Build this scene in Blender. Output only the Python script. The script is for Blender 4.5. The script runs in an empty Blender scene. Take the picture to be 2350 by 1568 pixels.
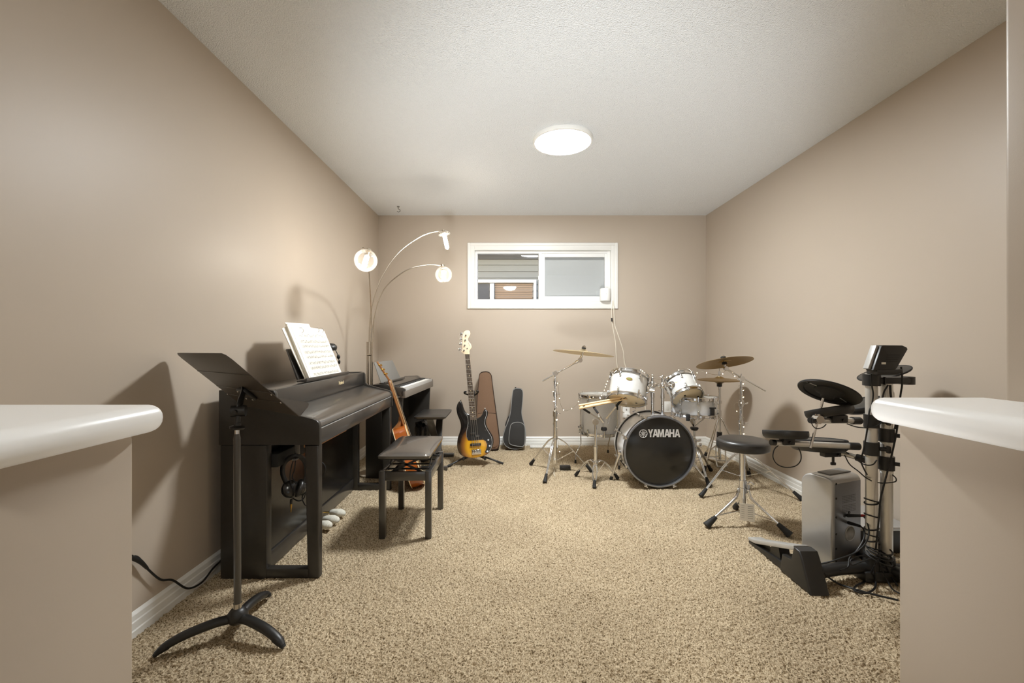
import bpy, bmesh, math, random
import numpy as np
from mathutils import Vector, Matrix
random.seed(7)
SC = bpy.context.scene
COL = SC.collection
PI = math.pi
# ---- reading points off the photograph: camera at (0,0,CH) looking along +Y, f in pixels
FP, CX, CY, CH = 1000.0, 1168.0, 788.0, 1.08
def PX(px, py, d):
    return Vector(((px - CX) * d / FP, d, CH - (py - CY) * d / FP))
def FL(px, py, z=0.0):
    d = (CH - z) * FP / (py - CY)
    return Vector(((px - CX) * d / FP, d, z))
V = Vector
# ---- colours and materials
def lin(c):
    c /= 255.0
    return c / 12.92 if c <= 0.04045 else ((c + 0.055) / 1.055) ** 2.4
def rgb(r, g, b):
    return (lin(r), lin(g), lin(b), 1.0)
MATS = {}
def mat(name, col, rough=0.5, metal=0.0, spec=0.5, var=0.06, vscale=30.0, bump=0.0, bscale=200.0, bdist=0.001, coat=0.0, emit=None, estr=0.0, stretch=None, detail=3.0):
    m = bpy.data.materials.new(name); m.use_nodes = True
    nt = m.node_tree; N = nt.nodes; L = nt.links
    b = N['Principled BSDF']
    tc = N.new('ShaderNodeTexCoord'); src = tc.outputs['Object']
    if stretch:
        mp = N.new('ShaderNodeMapping'); mp.inputs['Scale'].default_value = stretch
        L.new(src, mp.inputs['Vector']); src = mp.outputs['Vector']
    no = N.new('ShaderNodeTexNoise'); no.inputs['Scale'].default_value = vscale; no.inputs['Detail'].default_value = detail
    L.new(src, no.inputs['Vector'])
    mx = N.new('ShaderNodeMix'); mx.data_type = 'RGBA'
    mx.inputs[6].default_value = tuple(min(1, c * (1 - var)) for c in col[:3]) + (1,)
    mx.inputs[7].default_value = tuple(min(1, c * (1 + var)) for c in col[:3]) + (1,)
    L.new(no.outputs['Fac'], mx.inputs[0]); L.new(mx.outputs[2], b.inputs['Base Color'])
    b.inputs['Roughness'].default_value = rough; b.inputs['Metallic'].default_value = metal
    b.inputs['Specular IOR Level'].default_value = spec
    b.inputs['Coat Weight'].default_value = coat; b.inputs['Coat Roughness'].default_value = 0.06
    if bump > 0:
        n2 = N.new('ShaderNodeTexNoise'); n2.inputs['Scale'].default_value = bscale; n2.inputs['Detail'].default_value = 2.0
        L.new(src, n2.inputs['Vector'])
        bp = N.new('ShaderNodeBump'); bp.inputs['Strength'].default_value = bump; bp.inputs['Distance'].default_value = bdist
        L.new(n2.outputs['Fac'], bp.inputs['Height']); L.new(bp.outputs['Normal'], b.inputs['Normal'])
    if emit:
        b.inputs['Emission Color'].default_value = emit; b.inputs['Emission Strength'].default_value = estr
    MATS[name] = m
    return m
def clear_mat(name, tint=(1, 1, 1, 1), fres=1.5, gl_rough=0.02, body=0.0, body_col=(0.8, 0.8, 0.8, 1)):
    """thin clear pane: see-through plus a fresnel reflection, optional diffuse body"""
    m = bpy.data.materials.new(name); m.use_nodes = True
    nt = m.node_tree; N = nt.nodes; L = nt.links
    N.remove(N['Principled BSDF']); out = N['Material Output']
    tr = N.new('ShaderNodeBsdfTransparent'); tr.inputs[0].default_value = tint
    gl = N.new('ShaderNodeBsdfGlossy'); gl.inputs['Roughness'].default_value = gl_rough
    fr = N.new('ShaderNodeFresnel'); fr.inputs['IOR'].default_value = fres
    mx = N.new('ShaderNodeMixShader')
    L.new(fr.outputs[0], mx.inputs[0]); L.new(tr.outputs[0], mx.inputs[1]); L.new(gl.outputs[0], mx.inputs[2])
    last = mx.outputs[0]
    if body > 0:
        df = N.new('ShaderNodeBsdfDiffuse'); df.inputs[0].default_value = body_col
        no = N.new('ShaderNodeTexNoise'); no.inputs['Scale'].default_value = 400.0
        tc = N.new('ShaderNodeTexCoord'); L.new(tc.outputs['Object'], no.inputs['Vector'])
        mr = N.new('ShaderNodeMapRange'); mr.inputs['To Min'].default_value = body * 0.8; mr.inputs['To Max'].default_value = min(1, body * 1.2)
        L.new(no.outputs['Fac'], mr.inputs['Value'])
        m2 = N.new('ShaderNodeMixShader'); L.new(mr.outputs[0], m2.inputs[0]); L.new(last, m2.inputs[1]); L.new(df.outputs[0], m2.inputs[2]); last = m2.outputs[0]
    L.new(last, out.inputs['Surface'])
    MATS[name] = m
    return m
# ---- curves
def cr(pts, k=8, closed=False):
    P = [V(p) for p in pts]; n = len(P); out = []
    if n < 3: return P
    rng = n if closed else n - 1
    for i in range(rng):
        if closed:
            p0, p1, p2, p3 = P[(i-1) % n], P[i], P[(i+1) % n], P[(i+2) % n]
        else:
            p0 = P[i-1] if i > 0 else P[0] * 2 - P[1]
            p1, p2 = P[i], P[i+1]
            p3 = P[i+2] if i + 2 < n else P[-1] * 2 - P[-2]
        for j in range(k):
            t = j / k
            out.append(0.5 * ((2*p1) + (p2-p0)*t + (2*p0-5*p1+4*p2-p3)*t*t + (3*p1-p0-3*p2+p3)*t**3))
    if not closed: out.append(P[-1])
    return out
def perp(a):
    a = V(a).normalized()
    h = V((0, 0, 1)) if abs(a.z) < 0.9 else V((1, 0, 0))
    u = h.cross(a).normalized()
    return a, u, a.cross(u)
class MB:
    def __init__(s): s.v = []; s.f = []
    def add(s, vs, fs):
        n = len(s.v); s.v += [V(x) for x in vs]; s.f += [tuple(i + n for i in f) for f in fs]; return s
    def bm(s, b):
        b.verts.index_update(); s.add([v.co.copy() for v in b.verts], [[v.index for v in f.verts] for f in b.faces]); b.free(); return s
    def obox(s, c, ax, ay, sx, sy, sz, bev=0.0, seg=2):
        ax = V(ax).normalized(); ay = V(ay); ay = (ay - ax * ay.dot(ax)).normalized(); az = ax.cross(ay)
        b = bmesh.new(); bmesh.ops.create_cube(b, size=1.0)
        for v in b.verts: v.co = V((v.co.x * sx, v.co.y * sy, v.co.z * sz))
        if bev > 0: bmesh.ops.bevel(b, geom=b.edges[:], offset=bev, segments=seg, profile=0.5, affect='EDGES')
        c = V(c)
        for v in b.verts: v.co = c + ax * v.co.x + ay * v.co.y + az * v.co.z
        return s.bm(b)
    def box(s, x0, x1, y0, y1, z0, z1, bev=0.0, seg=2):
        return s.obox(((x0+x1)/2, (y0+y1)/2, (z0+z1)/2), (1,0,0), (0,1,0), abs(x1-x0), abs(y1-y0), abs(z1-z0), bev, seg)
    def bar(s, p0, p1, w, h, up=(0,0,1), bev=0.0):
        p0, p1 = V(p0), V(p1); d = p1 - p0
        u = V(up)
        if abs(d.normalized().dot(u.normalized())) > 0.98: u = V((1,0,0))
        side = u.cross(d)
        return s.obox((p0+p1)/2, d, side, d.length, w, h, bev)
    def cyl(s, p0, p1, r0, r1=None, n=18, caps=True):
        p0, p1 = V(p0), V(p1); r1 = r0 if r1 is None else r1
        a, u, w = perp(p1 - p0); vs = []
        for p, r in ((p0, r0), (p1, r1)):
            for i in range(n):
                t = 2*PI*i/n; vs.append(p + u*(r*math.cos(t)) + w*(r*math.sin(t)))
        fs = [(i, (i+1) % n, n + (i+1) % n, n + i) for i in range(n)]
        if caps: fs += [tuple(range(n-1, -1, -1)), tuple(range(n, 2*n))]
        return s.add(vs, fs)
    def tube(s, pts, r, n=8, k=0, closed=False, flat=None):
        P = cr(pts, k, closed) if k else [V(p) for p in pts]
        m = len(P); R = r if isinstance(r, (list, tuple)) else None
        def rad(i):
            if R is None: return r
            t = i / (m - 1) * (len(R) - 1); j = min(int(t), len(R) - 2); return R[j] + (R[j+1] - R[j]) * (t - j)
        tang = []
        for i in range(m):
            a = P[(i+1) % m] if (closed or i < m-1) else P[i]
            b = P[i-1] if (closed or i > 0) else P[i]
            d = a - b
            tang.append(d.normalized() if d.length > 1e-9 else V((0,0,1)))
        _, u, _ = perp(tang[0]); vs = []
        for i in range(m):
            u = (u - tang[i] * u.dot(tang[i]))
            u = u.normalized() if u.length > 1e-6 else perp(tang[i])[1]
            w = tang[i].cross(u)
            for j in range(n):
                t = 2*PI*j/n; rr = rad(i); vs.append(P[i] + u*(rr*math.cos(t)) + w*(rr*math.sin(t)*(flat or 1)))
        fs = []
        for i in range(m if closed else m-1):
            a, b = i*n, ((i+1) % m)*n
            fs += [(a+j, a+(j+1) % n, b+(j+1) % n, b+j) for j in range(n)]
        if not closed: fs += [tuple(range(n-1, -1, -1)), tuple(range((m-1)*n, m*n))]
        return s.add(vs, fs)
    def lathe(s, prof, o, axis=(0,0,1), n=40, close=False):
        a, u, w = perp(axis); o = V(o); vs = []; idx = []
        for (r, h) in prof:
            if r < 1e-6: idx.append([len(vs)]); vs.append(o + a*h)
            else:
                idx.append(list(range(len(vs), len(vs)+n)))
                for i in range(n):
                    t = 2*PI*i/n; vs.append(o + a*h + u*(r*math.cos(t)) + w*(r*math.sin(t)))
        fs = []
        for k in range(len(idx) - (0 if close else 1)):
            A, B = idx[k], idx[(k+1) % len(idx)]
            for i in range(n):
                j = (i+1) % n
                if len(A) == 1 and len(B) == 1: continue
                if len(A) == 1: fs.append((A[0], B[j], B[i]))
                elif len(B) == 1: fs.append((A[i], A[j], B[0]))
                else: fs.append((A[i], A[j], B[j], B[i]))
        return s.add(vs, fs)
    def torus(s, c, axis, R, r, n=48, m=10, arc=None):
        a, u, w = perp(axis); c = V(c)
        if arc:
            pts = [c + u*(R*math.cos(t)) + w*(R*math.sin(t)) for t in [arc[0] + (arc[1]-arc[0])*i/n for i in range(n+1)]]
            return s.tube(pts, r, m)
        return s.tube([c + u*(R*math.cos(2*PI*i/n)) + w*(R*math.sin(2*PI*i/n)) for i in range(n)], r, m, closed=True)
    def ball(s, c, r, sc=(1,1,1), n=16):
        b = bmesh.new(); bmesh.ops.create_uvsphere(b, u_segments=n, v_segments=max(6, n//2), radius=r)
        for v in b.verts: v.co = V((v.co.x*sc[0], v.co.y*sc[1], v.co.z*sc[2])) + V(c)
        return s.bm(b)
    def prism(s, front, off, bev=0.0, seg=2):
        """closed outline (world points) swept by the vector off"""
        off = V(off); n = len(front)
        b = bmesh.new()
        A = [b.verts.new(V(p)) for p in front]; B = [b.verts.new(V(p) + off) for p in front]
        f1 = b.faces.new(A); f2 = b.faces.new(list(reversed(B)))
        for i in range(n):
            b.faces.new((A[i], B[i], B[(i+1) % n], A[(i+1) % n]))
        bmesh.ops.recalc_face_normals(b, faces=b.faces[:])
        if bev > 0:
            es = [e for e in b.edges if all(v in A for v in e.verts)] if bev < 0 else [e for e in b.edges if (e.verts[0] in A and e.verts[1] in A) or (e.verts[0] in B and e.verts[1] in B)]
            bmesh.ops.bevel(b, geom=es, offset=bev, segments=seg, profile=0.5, affect='EDGES')
        bmesh.ops.triangulate(b, faces=[f for f in b.faces if len(f.verts) > 4])
        return s.bm(b)
    def build(s, name, m, parent=None, loc=None, sm=40, mod=None):
        me = bpy.data.meshes.new(name); o = bpy.data.objects.new(name, me); COL.objects.link(o)
        if parent is not None:
            base = WP[parent.name]; o.parent = parent; WP[o.name] = base
        else:
            if loc is None:
                xs = [p.x for p in s.v]; ys = [p.y for p in s.v]; zs = [p.z for p in s.v]
                loc = ((min(xs)+max(xs))/2, (min(ys)+max(ys))/2, min(zs))
            base = V(loc); o.location = base; WP[o.name] = base.copy()
        me.from_pydata([tuple(p - base) for p in s.v], [], s.f); me.update()
        b = bmesh.new(); b.from_mesh(me); bmesh.ops.recalc_face_normals(b, faces=b.faces[:]); b.to_mesh(me); b.free()
        me.materials.append(MATS[m] if isinstance(m, str) else m)
        if sm:
            me.polygons.foreach_set('use_smooth', [True] * len(me.polygons))
            me.set_sharp_from_angle(angle=math.radians(sm))
        return o
WP = {}
def tag(o, label=None, cat=None, group=None, kind=None):
    if label: o['label'] = label
    if cat: o['category'] = cat
    if group: o['group'] = group
    if kind: o['kind'] = kind
    return o
def thing(name, label, cat, loc=(0,0,0), group=None):
    o = bpy.data.objects.new(name, None); COL.objects.link(o); o.empty_display_size = 0.05
    o.location = loc; WP[o.name] = V(loc)
    return tag(o, label, cat, group)
def dup(root, loc, rz=None, label=None):
    def cp(o, par):
        c = o.copy(); COL.objects.link(c)
        if par is not None: c.parent = par
        for ch in [x for x in ALLCH(o)]: cp(ch, c)
        return c
    r = cp(root, None); r.location = loc; WP[r.name] = V(loc)
    if rz is not None: r.rotation_euler = (0, 0, rz)
    if label: r['label'] = label
    return r
def ALLCH(o): return [x for x in bpy.data.objects if x.parent is o]
def text_mesh(name, s, m, parent, o, u, v, size, ext=0.001, bold=0.0, condense=1.0, align='CENTER'):
    """flat lettering standing on a surface: o centre, u reading direction, v up"""
    cu = bpy.data.curves.new(name, 'FONT'); cu.body = s; cu.size = size; cu.extrude = ext; cu.offset = bold
    cu.align_x = align; cu.align_y = 'CENTER'
    t = bpy.data.objects.new(name, cu); COL.objects.link(t)
    dg = bpy.context.evaluated_depsgraph_get()
    me = bpy.data.meshes.new_from_object(t.evaluated_get(dg))
    bpy.data.objects.remove(t); bpy.data.curves.remove(cu)
    u = V(u).normalized(); v = V(v); v = (v - u*v.dot(u)).normalized(); w = u.cross(v)
    base = WP[parent.name]
    for p in me.vertices:
        c = p.co.copy(); p.co = V(o) + u*c.x*condense + v*c.y + w*c.z - base
    me.materials.clear(); me.materials.append(MATS[m])
    ob = bpy.data.objects.new(name, me); COL.objects.link(ob); ob.parent = parent; WP[ob.name] = base
    return ob
def struct(mb, name, m, parent=None, sm=40, loc=(0,0,0)):
    o = mb.build(name, m, parent, loc=None if parent else loc, sm=sm)
    if parent is None: o['kind'] = 'structure'
    return o
# ---------------------------------------------------------------- materials
mat('wall_paint', (0.490,0.417,0.338,1), 0.42, var=0.015, vscale=3, bump=0.06, bscale=350, spec=0.35)
mat('ceiling_paint', rgb(238,241,243), 0.9, var=0.05, vscale=260, bump=1.0, bscale=170, bdist=0.0075, spec=0.1)
mat('trim_white', rgb(232,231,226), 0.32, var=0.01, spec=0.5)
mat('cap_white', rgb(249,249,248), 0.3, var=0.01, vscale=6, spec=0.5)
mat('vinyl_white', rgb(238,238,236), 0.35, var=0.01)
mat('plastic_white', rgb(240,240,236), 0.4, var=0.01)
mat('black_satin', rgb(48,45,42), 0.32, var=0.08, vscale=90, bump=0.03, bscale=400, spec=1.0, coat=0.5)
mat('black_gloss', rgb(34,32,30), 0.2, var=0.05, spec=0.7)
mat('black_wood', rgb(45,42,38), 0.36, var=0.18, vscale=60, bump=0.08, bscale=260, stretch=(1,0.15,1), spec=0.6)
mat('black_plastic', rgb(31,30,29), 0.40, var=0.1, bump=0.04, bscale=500, spec=0.6)
mat('black_matte', rgb(30,29,28), 0.7, var=0.1)
mat('black_rubber', rgb(32,31,30), 0.7, var=0.1, bump=0.1, bscale=300)
mat('dark_pad', rgb(54,52,48), 0.5, var=0.1, bump=0.05, bscale=600)
mat('stand_black', rgb(70,63,55), 0.42, var=0.06, bump=0.03, bscale=500, spec=0.6)
mat('rail_brown', rgb(112,104,95), 0.4, var=0.05)
mat('fret_edge', rgb(190,150,106), 0.45, var=0.1)
mat('grey_plastic', rgb(120,118,114), 0.45, var=0.05)
mat('silver_plastic', rgb(196,196,194), 0.32, metal=0.35, var=0.04)
mat('silver_side', rgb(198,198,197), 0.34, metal=0.6, var=0.04)
mat('silver_back', rgb(146,149,156), 0.36, metal=0.65, var=0.04)
mat('chrome', rgb(225,225,225), 0.1, metal=1.0, var=0.02)
mat('chrome_soft', rgb(205,200,192), 0.22, metal=1.0, var=0.03)
mat('alu', rgb(226,224,219), 0.34, metal=0.7, var=0.04, vscale=80, stretch=(1,1,0.03))
mat('nickel', rgb(205,196,182), 0.24, metal=1.0, var=0.03)
mat('gold', rgb(205,165,85), 0.25, metal=1.0, var=0.05)
mat('brass_cymbal', rgb(236,216,172), 0.34, metal=1.0, var=0.10, vscale=14)
mat('bronze_cymbal', rgb(165,138,88), 0.33, metal=1.0, var=0.14, vscale=18)
mat('drum_white', rgb(212,211,207), 0.22, var=0.06, vscale=60, coat=0.6, spec=0.5)
mat('drum_silver', rgb(232,234,237), 0.25, metal=0.0, var=0.08, vscale=120, coat=0.5)
mat('drum_head', rgb(246,230,196), 0.25, var=0.05, vscale=5, spec=0.5)
mat('head_clear', rgb(220,218,210), 0.3, var=0.03)
mat('black_head', rgb(42,41,39), 0.2, var=0.1, vscale=4, spec=0.5)
mat('print_white', rgb(225,225,225), 0.5, var=0.01)
mat('leather_black', rgb(46,44,42), 0.34, var=0.12, vscale=40, bump=0.12, bscale=420, spec=0.7)
mat('leather_bench', rgb(62,58,55), 0.27, var=0.10, vscale=30, bump=0.06, bscale=300, spec=1.0, coat=0.6)
mat('paper', rgb(250,246,236), 0.75, var=0.02)
mat('ink', rgb(150,145,135), 0.8, var=0.1)
mat('wool_white', rgb(226,222,208), 0.95, var=0.08, vscale=200, bump=0.6, bscale=350, bdist=0.003)
mat('maple', rgb(228,208,178), 0.35, var=0.06, vscale=20, stretch=(1,1,0.15), coat=0.2)
mat('rosewood', rgb(80,64,50), 0.5, var=0.25, vscale=70, stretch=(1,1,0.1))
mat('neck_wood', rgb(150,98,52), 0.35, var=0.12, vscale=40, stretch=(1,1,0.1), coat=0.3)
mat('spruce', rgb(222,180,120), 0.35, var=0.08, vscale=60, stretch=(1,1,0.1), coat=0.3)
mat('guitar_side', rgb(164,84,26), 0.22, var=0.35, vscale=12, coat=0.7, stretch=(1,1,0.6))
mat('cream', rgb(232,212,170), 0.4, var=0.04)
mat('canvas_brown', rgb(122,95,74), 0.9, var=0.08, vscale=120, bump=0.15, bscale=600)
mat('canvas_dark', rgb(60,44,34), 0.85, var=0.1, bump=0.1, bscale=500)
mat('nylon_black', rgb(48,47,46), 0.75, var=0.12, vscale=150, bump=0.15, bscale=600)
mat('piping_grey', rgb(150,150,148), 0.6, var=0.05)
mat('stick_wood', rgb(236,206,158), 0.45, var=0.06, vscale=40)
mat('raw_wood', rgb(178,132,90), 0.6, var=0.1, vscale=40)
mat('cable_black', rgb(18,18,18), 0.5, var=0.1)
mat('cable_white', rgb(235,228,212), 0.5, var=0.02)
mat('bag_black', rgb(24,24,25), 0.25, var=0.2, vscale=25, bump=0.5, bscale=30, bdist=0.01)
mat('bulb_warm', (1,0.85,0.62,1), 0.5, emit=(1,0.92,0.80,1), estr=98.0)
mat('fairy_bulb', (1,0.85,0.6,1), 0.5, emit=(1,0.82,0.55,1), estr=14.0)
mat('disc_glow', (1,1,1,1), 0.5, emit=(0.95,0.985,1,1), estr=186.0)
mat('dome_glow', (1,1,1,1), 0.5, emit=(1,0.97,0.90,1), estr=66.0)
mat('siding', rgb(134,136,133), 0.8, var=0.12, vscale=60)
mat('eave_dark', rgb(84,86,88), 0.8, var=0.1)
mat('blind_brown', rgb(150,128,106), 0.8, var=0.06)
mat('soil', rgb(110,100,86), 0.95, var=0.2, vscale=8)
mat('red_plastic', rgb(160,30,26), 0.4, var=0.05)
clear_mat('pane_glass', fres=1.6)
clear_mat('globe_glass', tint=(0.93,0.91,0.88,1), fres=1.45, gl_rough=0.01, body=0.05, body_col=(0.9,0.86,0.8,1))
clear_mat('insect_screen', tint=(0.8,0.8,0.8,1), fres=1.02, gl_rough=0.6, body=0.6, body_col=(0.93,0.94,0.91,1))
# carpet: heathered pile, yarn flecks of tan, grey beige and brown
def carpet_mat():
    m = bpy.data.materials.new('carpet_pile'); m.use_nodes = True; nt = m.node_tree; N = nt.nodes; L = nt.links
    b = N['Principled BSDF']; b.inputs['Roughness'].default_value = 0.95; b.inputs['Specular IOR Level'].default_value = 0.1
    tc = N.new('ShaderNodeTexCoord')
    n1 = N.new('ShaderNodeTexNoise'); n1.inputs['Scale'].default_value = 210; n1.inputs['Detail'].default_value = 2.5
    n2 = N.new('ShaderNodeTexNoise'); n2.inputs['Scale'].default_value = 2.2; n2.inputs['Detail'].default_value = 2.0
    L.new(tc.outputs['Object'], n1.inputs['Vector']); L.new(tc.outputs['Object'], n2.inputs['Vector'])
    r = N.new('ShaderNodeValToRGB'); e = r.color_ramp.elements
    e[0].position = 0.34; e[0].color = rgb(92,75,53); e[1].position = 0.68; e[1].color = rgb(218,202,174)
    k = e.new(0.46); k.color = rgb(174,156,127)
    L.new(n1.outputs['Fac'], r.inputs['Fac'])
    mx = N.new('ShaderNodeMix'); mx.data_type = 'RGBA'; mx.blend_type = 'MULTIPLY'; mx.inputs[0].default_value = 1.0
    r2 = N.new('ShaderNodeValToRGB'); r2.color_ramp.elements[0].position = 0.35; r2.color_ramp.elements[0].color = (0.86,0.85,0.84,1)
    r2.color_ramp.elements[1].position = 0.7; r2.color_ramp.elements[1].color = (1,1,1,1)
    L.new(n2.outputs['Fac'], r2.inputs['Fac']); L.new(r.outputs[0], mx.inputs[6]); L.new(r2.outputs[0], mx.inputs[7])
    L.new(mx.outputs[2], b.inputs['Base Color']); MATS['carpet_pile'] = m
carpet_mat()
# ---------------------------------------------------------------- room shell
XL, XR, YB, ZC = -1.39, 2.095, 4.635, 2.44
YF = 0.68                                   # plane where the half walls stand
def carpet():
    ys = [1.15]
    while ys[-1] < YB: ys.append(ys[-1] + 0.0018 * ys[-1])
    ys = np.array(ys); xs = np.arange(XL, XR + 0.004, 0.0032); nx, ny = len(xs), len(ys)
    Xg, Yg = np.meshgrid(xs, ys); rs = np.random.RandomState(3)
    def val(step):
        gx, gy = int(4.0/step) + 3, int(4.0/step) + 3
        g = rs.rand(gy, gx); fx = (Xg - XL)/step; fy = (Yg - 1.1)/step
        ix = fx.astype(int); iy = fy.astype(int); tx = fx - ix; ty = fy - iy
        tx = tx*tx*(3-2*tx); ty = ty*ty*(3-2*ty)
        return (g[iy,ix]*(1-tx)+g[iy,ix+1]*tx)*(1-ty) + (g[iy+1,ix]*(1-tx)+g[iy+1,ix+1]*tx)*ty
    Zg = -0.017 + 0.015*np.sqrt(val(0.0066)) + 0.006*val(0.0038) + 0.004*(val(0.12)-0.5)
    co = np.stack([Xg.ravel(), Yg.ravel(), Zg.ravel()], 1).astype(np.float32)
    i = np.arange(nx*ny).reshape(ny, nx)
    q = np.stack([i[:-1,:-1], i[:-1,1:], i[1:,1:], i[1:,:-1]], -1).reshape(-1, 4)
    me = bpy.data.meshes.new('floor'); me.vertices.add(len(co)); me.vertices.foreach_set('co', co.ravel())
    me.loops.add(q.size); me.loops.foreach_set('vertex_index', q.ravel().astype(np.int32))
    me.polygons.add(len(q)); me.polygons.foreach_set('loop_start', np.arange(0, q.size, 4, dtype=np.int32))
    me.polygons.foreach_set('use_smooth', np.ones(len(q), dtype=bool))
    me.update(calc_edges=True); me.validate(); me.materials.append(MATS['carpet_pile'])
    o = bpy.data.objects.new('floor', me); COL.objects.link(o); o['kind'] = 'structure'
carpet()
b = MB(); b.box(-3.2, 3.2, -3.6, YB+0.1, -0.15, -0.02); struct(b, 'floor_base', 'carpet_pile', sm=0)
b = MB(); b.box(-3.2, 3.2, -3.6, YB+0.15, ZC, ZC+0.12); struct(b, 'ceiling', 'ceiling_paint', sm=0)
b = MB(); b.box(XL-0.12, XL, -3.6, YB+0.15, -0.05, ZC+0.02); struct(b, 'wall_left', 'wall_paint', sm=0)
b = MB(); b.box(XR, XR+0.12, -3.6, YB+0.15, -0.05, ZC+0.02); struct(b, 'wall_right', 'wall_paint', sm=0)
b = MB(); b.box(-3.2, 3.2, -3.72, -3.6, -0.05, ZC+0.02); struct(b, 'wall_entry', 'wall_paint', sm=0)
WX0, WX1, WZ0, WZ1 = -0.376, 1.094, 1.513, 2.081          # window opening
b = MB()
b.box(XL, WX0, YB, YB+0.15, -0.05, ZC+0.02); b.box(WX1, XR, YB, YB+0.15, -0.05, ZC+0.02)
b.box(WX0, WX1, YB, YB+0.15, -0.05, WZ0); b.box(WX0, WX1, YB, YB+0.15, WZ1, ZC+0.02)
struct(b, 'wall_back', 'wall_paint', sm=0)
# half walls beside the camera with bullnosed wooden caps, and the full-height wall end on the right
HWT = 0.955
b = MB(); b.box(XL, -0.516, 0.42, 0.600, -0.05, HWT, 0.006); struct(b, 'wall_half_left', 'wall_paint')
b = MB(); b.box(0.607, 0.80, 0.44, 0.680, -0.05, HWT, 0.006); struct(b, 'wall_half_right', 'wall_paint')
b = MB(); b.box(0.771, XR, 0.40, 0.680, -0.05, ZC+0.02, 0.008, 3); struct(b, 'wall_front_right', 'wall_paint')
def cap(name, x0, x1, y0, y1):
    b = MB(); zc, t = HWT + 0.0195, 0.039
    b.box(x0, x1, y0, y1, HWT, HWT + t, 0.0185, 6)
    struct(b, name, 'cap_white', sm=60)
cap('trim_1', XL+0.002, -0.489, 0.39, 0.628)
cap('trim_2', 0.578, 0.769, 0.41, 0.708)
# baseboards with a stepped profile
def baseboard(name, p0, p1, nrm):
    p0, p1, nrm = V(p0), V(p1), V(nrm)
    prof = [(0,-0.02),(0.016,-0.02),(0.016,0.022),(0.0125,0.026),(0.0125,0.052),(0.0095,0.056),(0.0095,0.076),(0.005,0.084),(0,0.088)]
    b = MB(); b.prism([p0 + nrm*r + V((0,0,z)) for r, z in prof], p1 - p0)
    struct(b, name, 'trim_white', sm=25)
baseboard('baseboard_left', (XL,0.60,0), (XL,YB,0), (1,0,0))
baseboard('baseboard_right', (XR,0.68,0), (XR,YB,0), (-1,0,0))
baseboard('baseboard_back', (XL,YB,0), (XR,YB,0), (0,-1,0))
# ---------------------------------------------------------------- window
w = bpy.data.objects.new('window_1', None); COL.objects.link(w); w.location = (0.36, YB, 1.5); WP[w.name] = V(w.location); w['kind'] = 'structure'
def ring(b, x0, x1, z0, z1, wd, y0, y1, bev=0.0):
    b.box(x0, x0+wd, y0, y1, z0, z1, bev); b.box(x1-wd, x1, y0, y1, z0, z1, bev)
    b.box(x0+wd, x1-wd, y0, y1, z0, z0+wd, bev); b.box(x0+wd, x1-wd, y0, y1, z1-wd, z1, bev)
b = MB(); ring(b, -0.440, 1.155, 1.447, 2.146, 0.030, YB-0.022, YB, 0.004); ring(b, -0.414, 1.129, 1.473, 2.120, 0.045, YB-0.016, YB, 0.003); b.build('casing', 'trim_white', w)
b = MB(); ring(b, WX0, WX1, WZ0, WZ1, 0.012, YB-0.014, YB+0.05); b.build('window_sill', 'trim_white', w)
b = MB(); ring(b, WX0+0.010, WX1-0.010, WZ0+0.008, WZ1-0.010, 0.030, YB+0.035, YB+0.11, 0.003); b.build('window_frame', 'vinyl_white', w)
b = MB(); b.box(0.318, 0.352, YB+0.03, YB+0.11, WZ0+0.02, WZ1-0.03, 0.003); b.box(0.312,0.322,YB+0.022,YB+0.04,1.76,1.80,0.002); b.build('mullion', 'vinyl_white', w)
b = MB(); ring(b, 0.345, 1.070, WZ0+0.030, WZ1-0.035, 0.042, YB+0.045, YB+0.085, 0.004); s2 = b.build('sash', 'vinyl_white', w)
b = MB(); b.box(0.385, 1.03, YB+0.068, YB+0.072, WZ0+0.07, WZ1-0.075); b.build('pane', 'pane_glass', s2, sm=0)
b = MB(); b.box(-0.345, 0.32, YB+0.088, YB+0.092, WZ0+0.03, WZ1-0.035); b.build('pane', 'pane_glass', w, sm=0)
b = MB(); b.box(0.36, 1.06, YB+0.118, YB+0.120, WZ0+0.02, WZ1-0.03); b.build('insect_screen', 'insect_screen', w, sm=0)
# outside: the neighbouring house with lap siding, its eave and its own white window
b = MB(); b.box(-9, 9, YB+0.15, 30, 0.9, 1.1); g = struct(b, 'ground_outside', 'soil', sm=0); tag(g, 'bare ground outside between the two houses', 'ground')
nb = thing('exterior_house', 'grey sided neighbouring house seen through the window', 'house', (0.3, 8.0, 1.1))
b = MB(); b.box(-7, 7, 8.02, 8.3, 1.1, 4.6)
z = 1.1
while z < 2.8:
    b.prism([V((-7,8.02,z)), V((-7,7.985,z)), V((-7,8.005,z+0.118)), V((-7,8.02,z+0.118))], (14,0,0)); z += 0.118
b.build('siding_wall', 'siding', nb, sm=0)
b = MB(); b.box(-7, 7, 7.45, 8.1, 2.86, 2.92); b.box(-7, 7, 7.42, 7.47, 2.80, 3.02); b.box(-7,7,7.97,8.0,2.62,2.70); b.build('eave', 'eave_dark', nb, sm=0)
b = MB(); ring(b, -0.95, 0.50, 1.25, 2.235, 0.05, 7.93, 8.02, 0.005); b.box(-0.345,-0.27,7.936,8.02,1.30,2.17,0.004); nw = b.build('window_frame', 'vinyl_white', nb)
b = MB()
for k in range(22): b.box(-0.26, 0.43, 7.985, 7.995, 1.30+k*0.04, 1.334+k*0.04)
b.build('blind', 'blind_brown', nb, sm=0)
b = MB(); b.box(-0.88, -0.36, 7.985, 7.995, 1.32, 2.165); b.build('pane', 'eave_dark', nb, sm=0)
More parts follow.
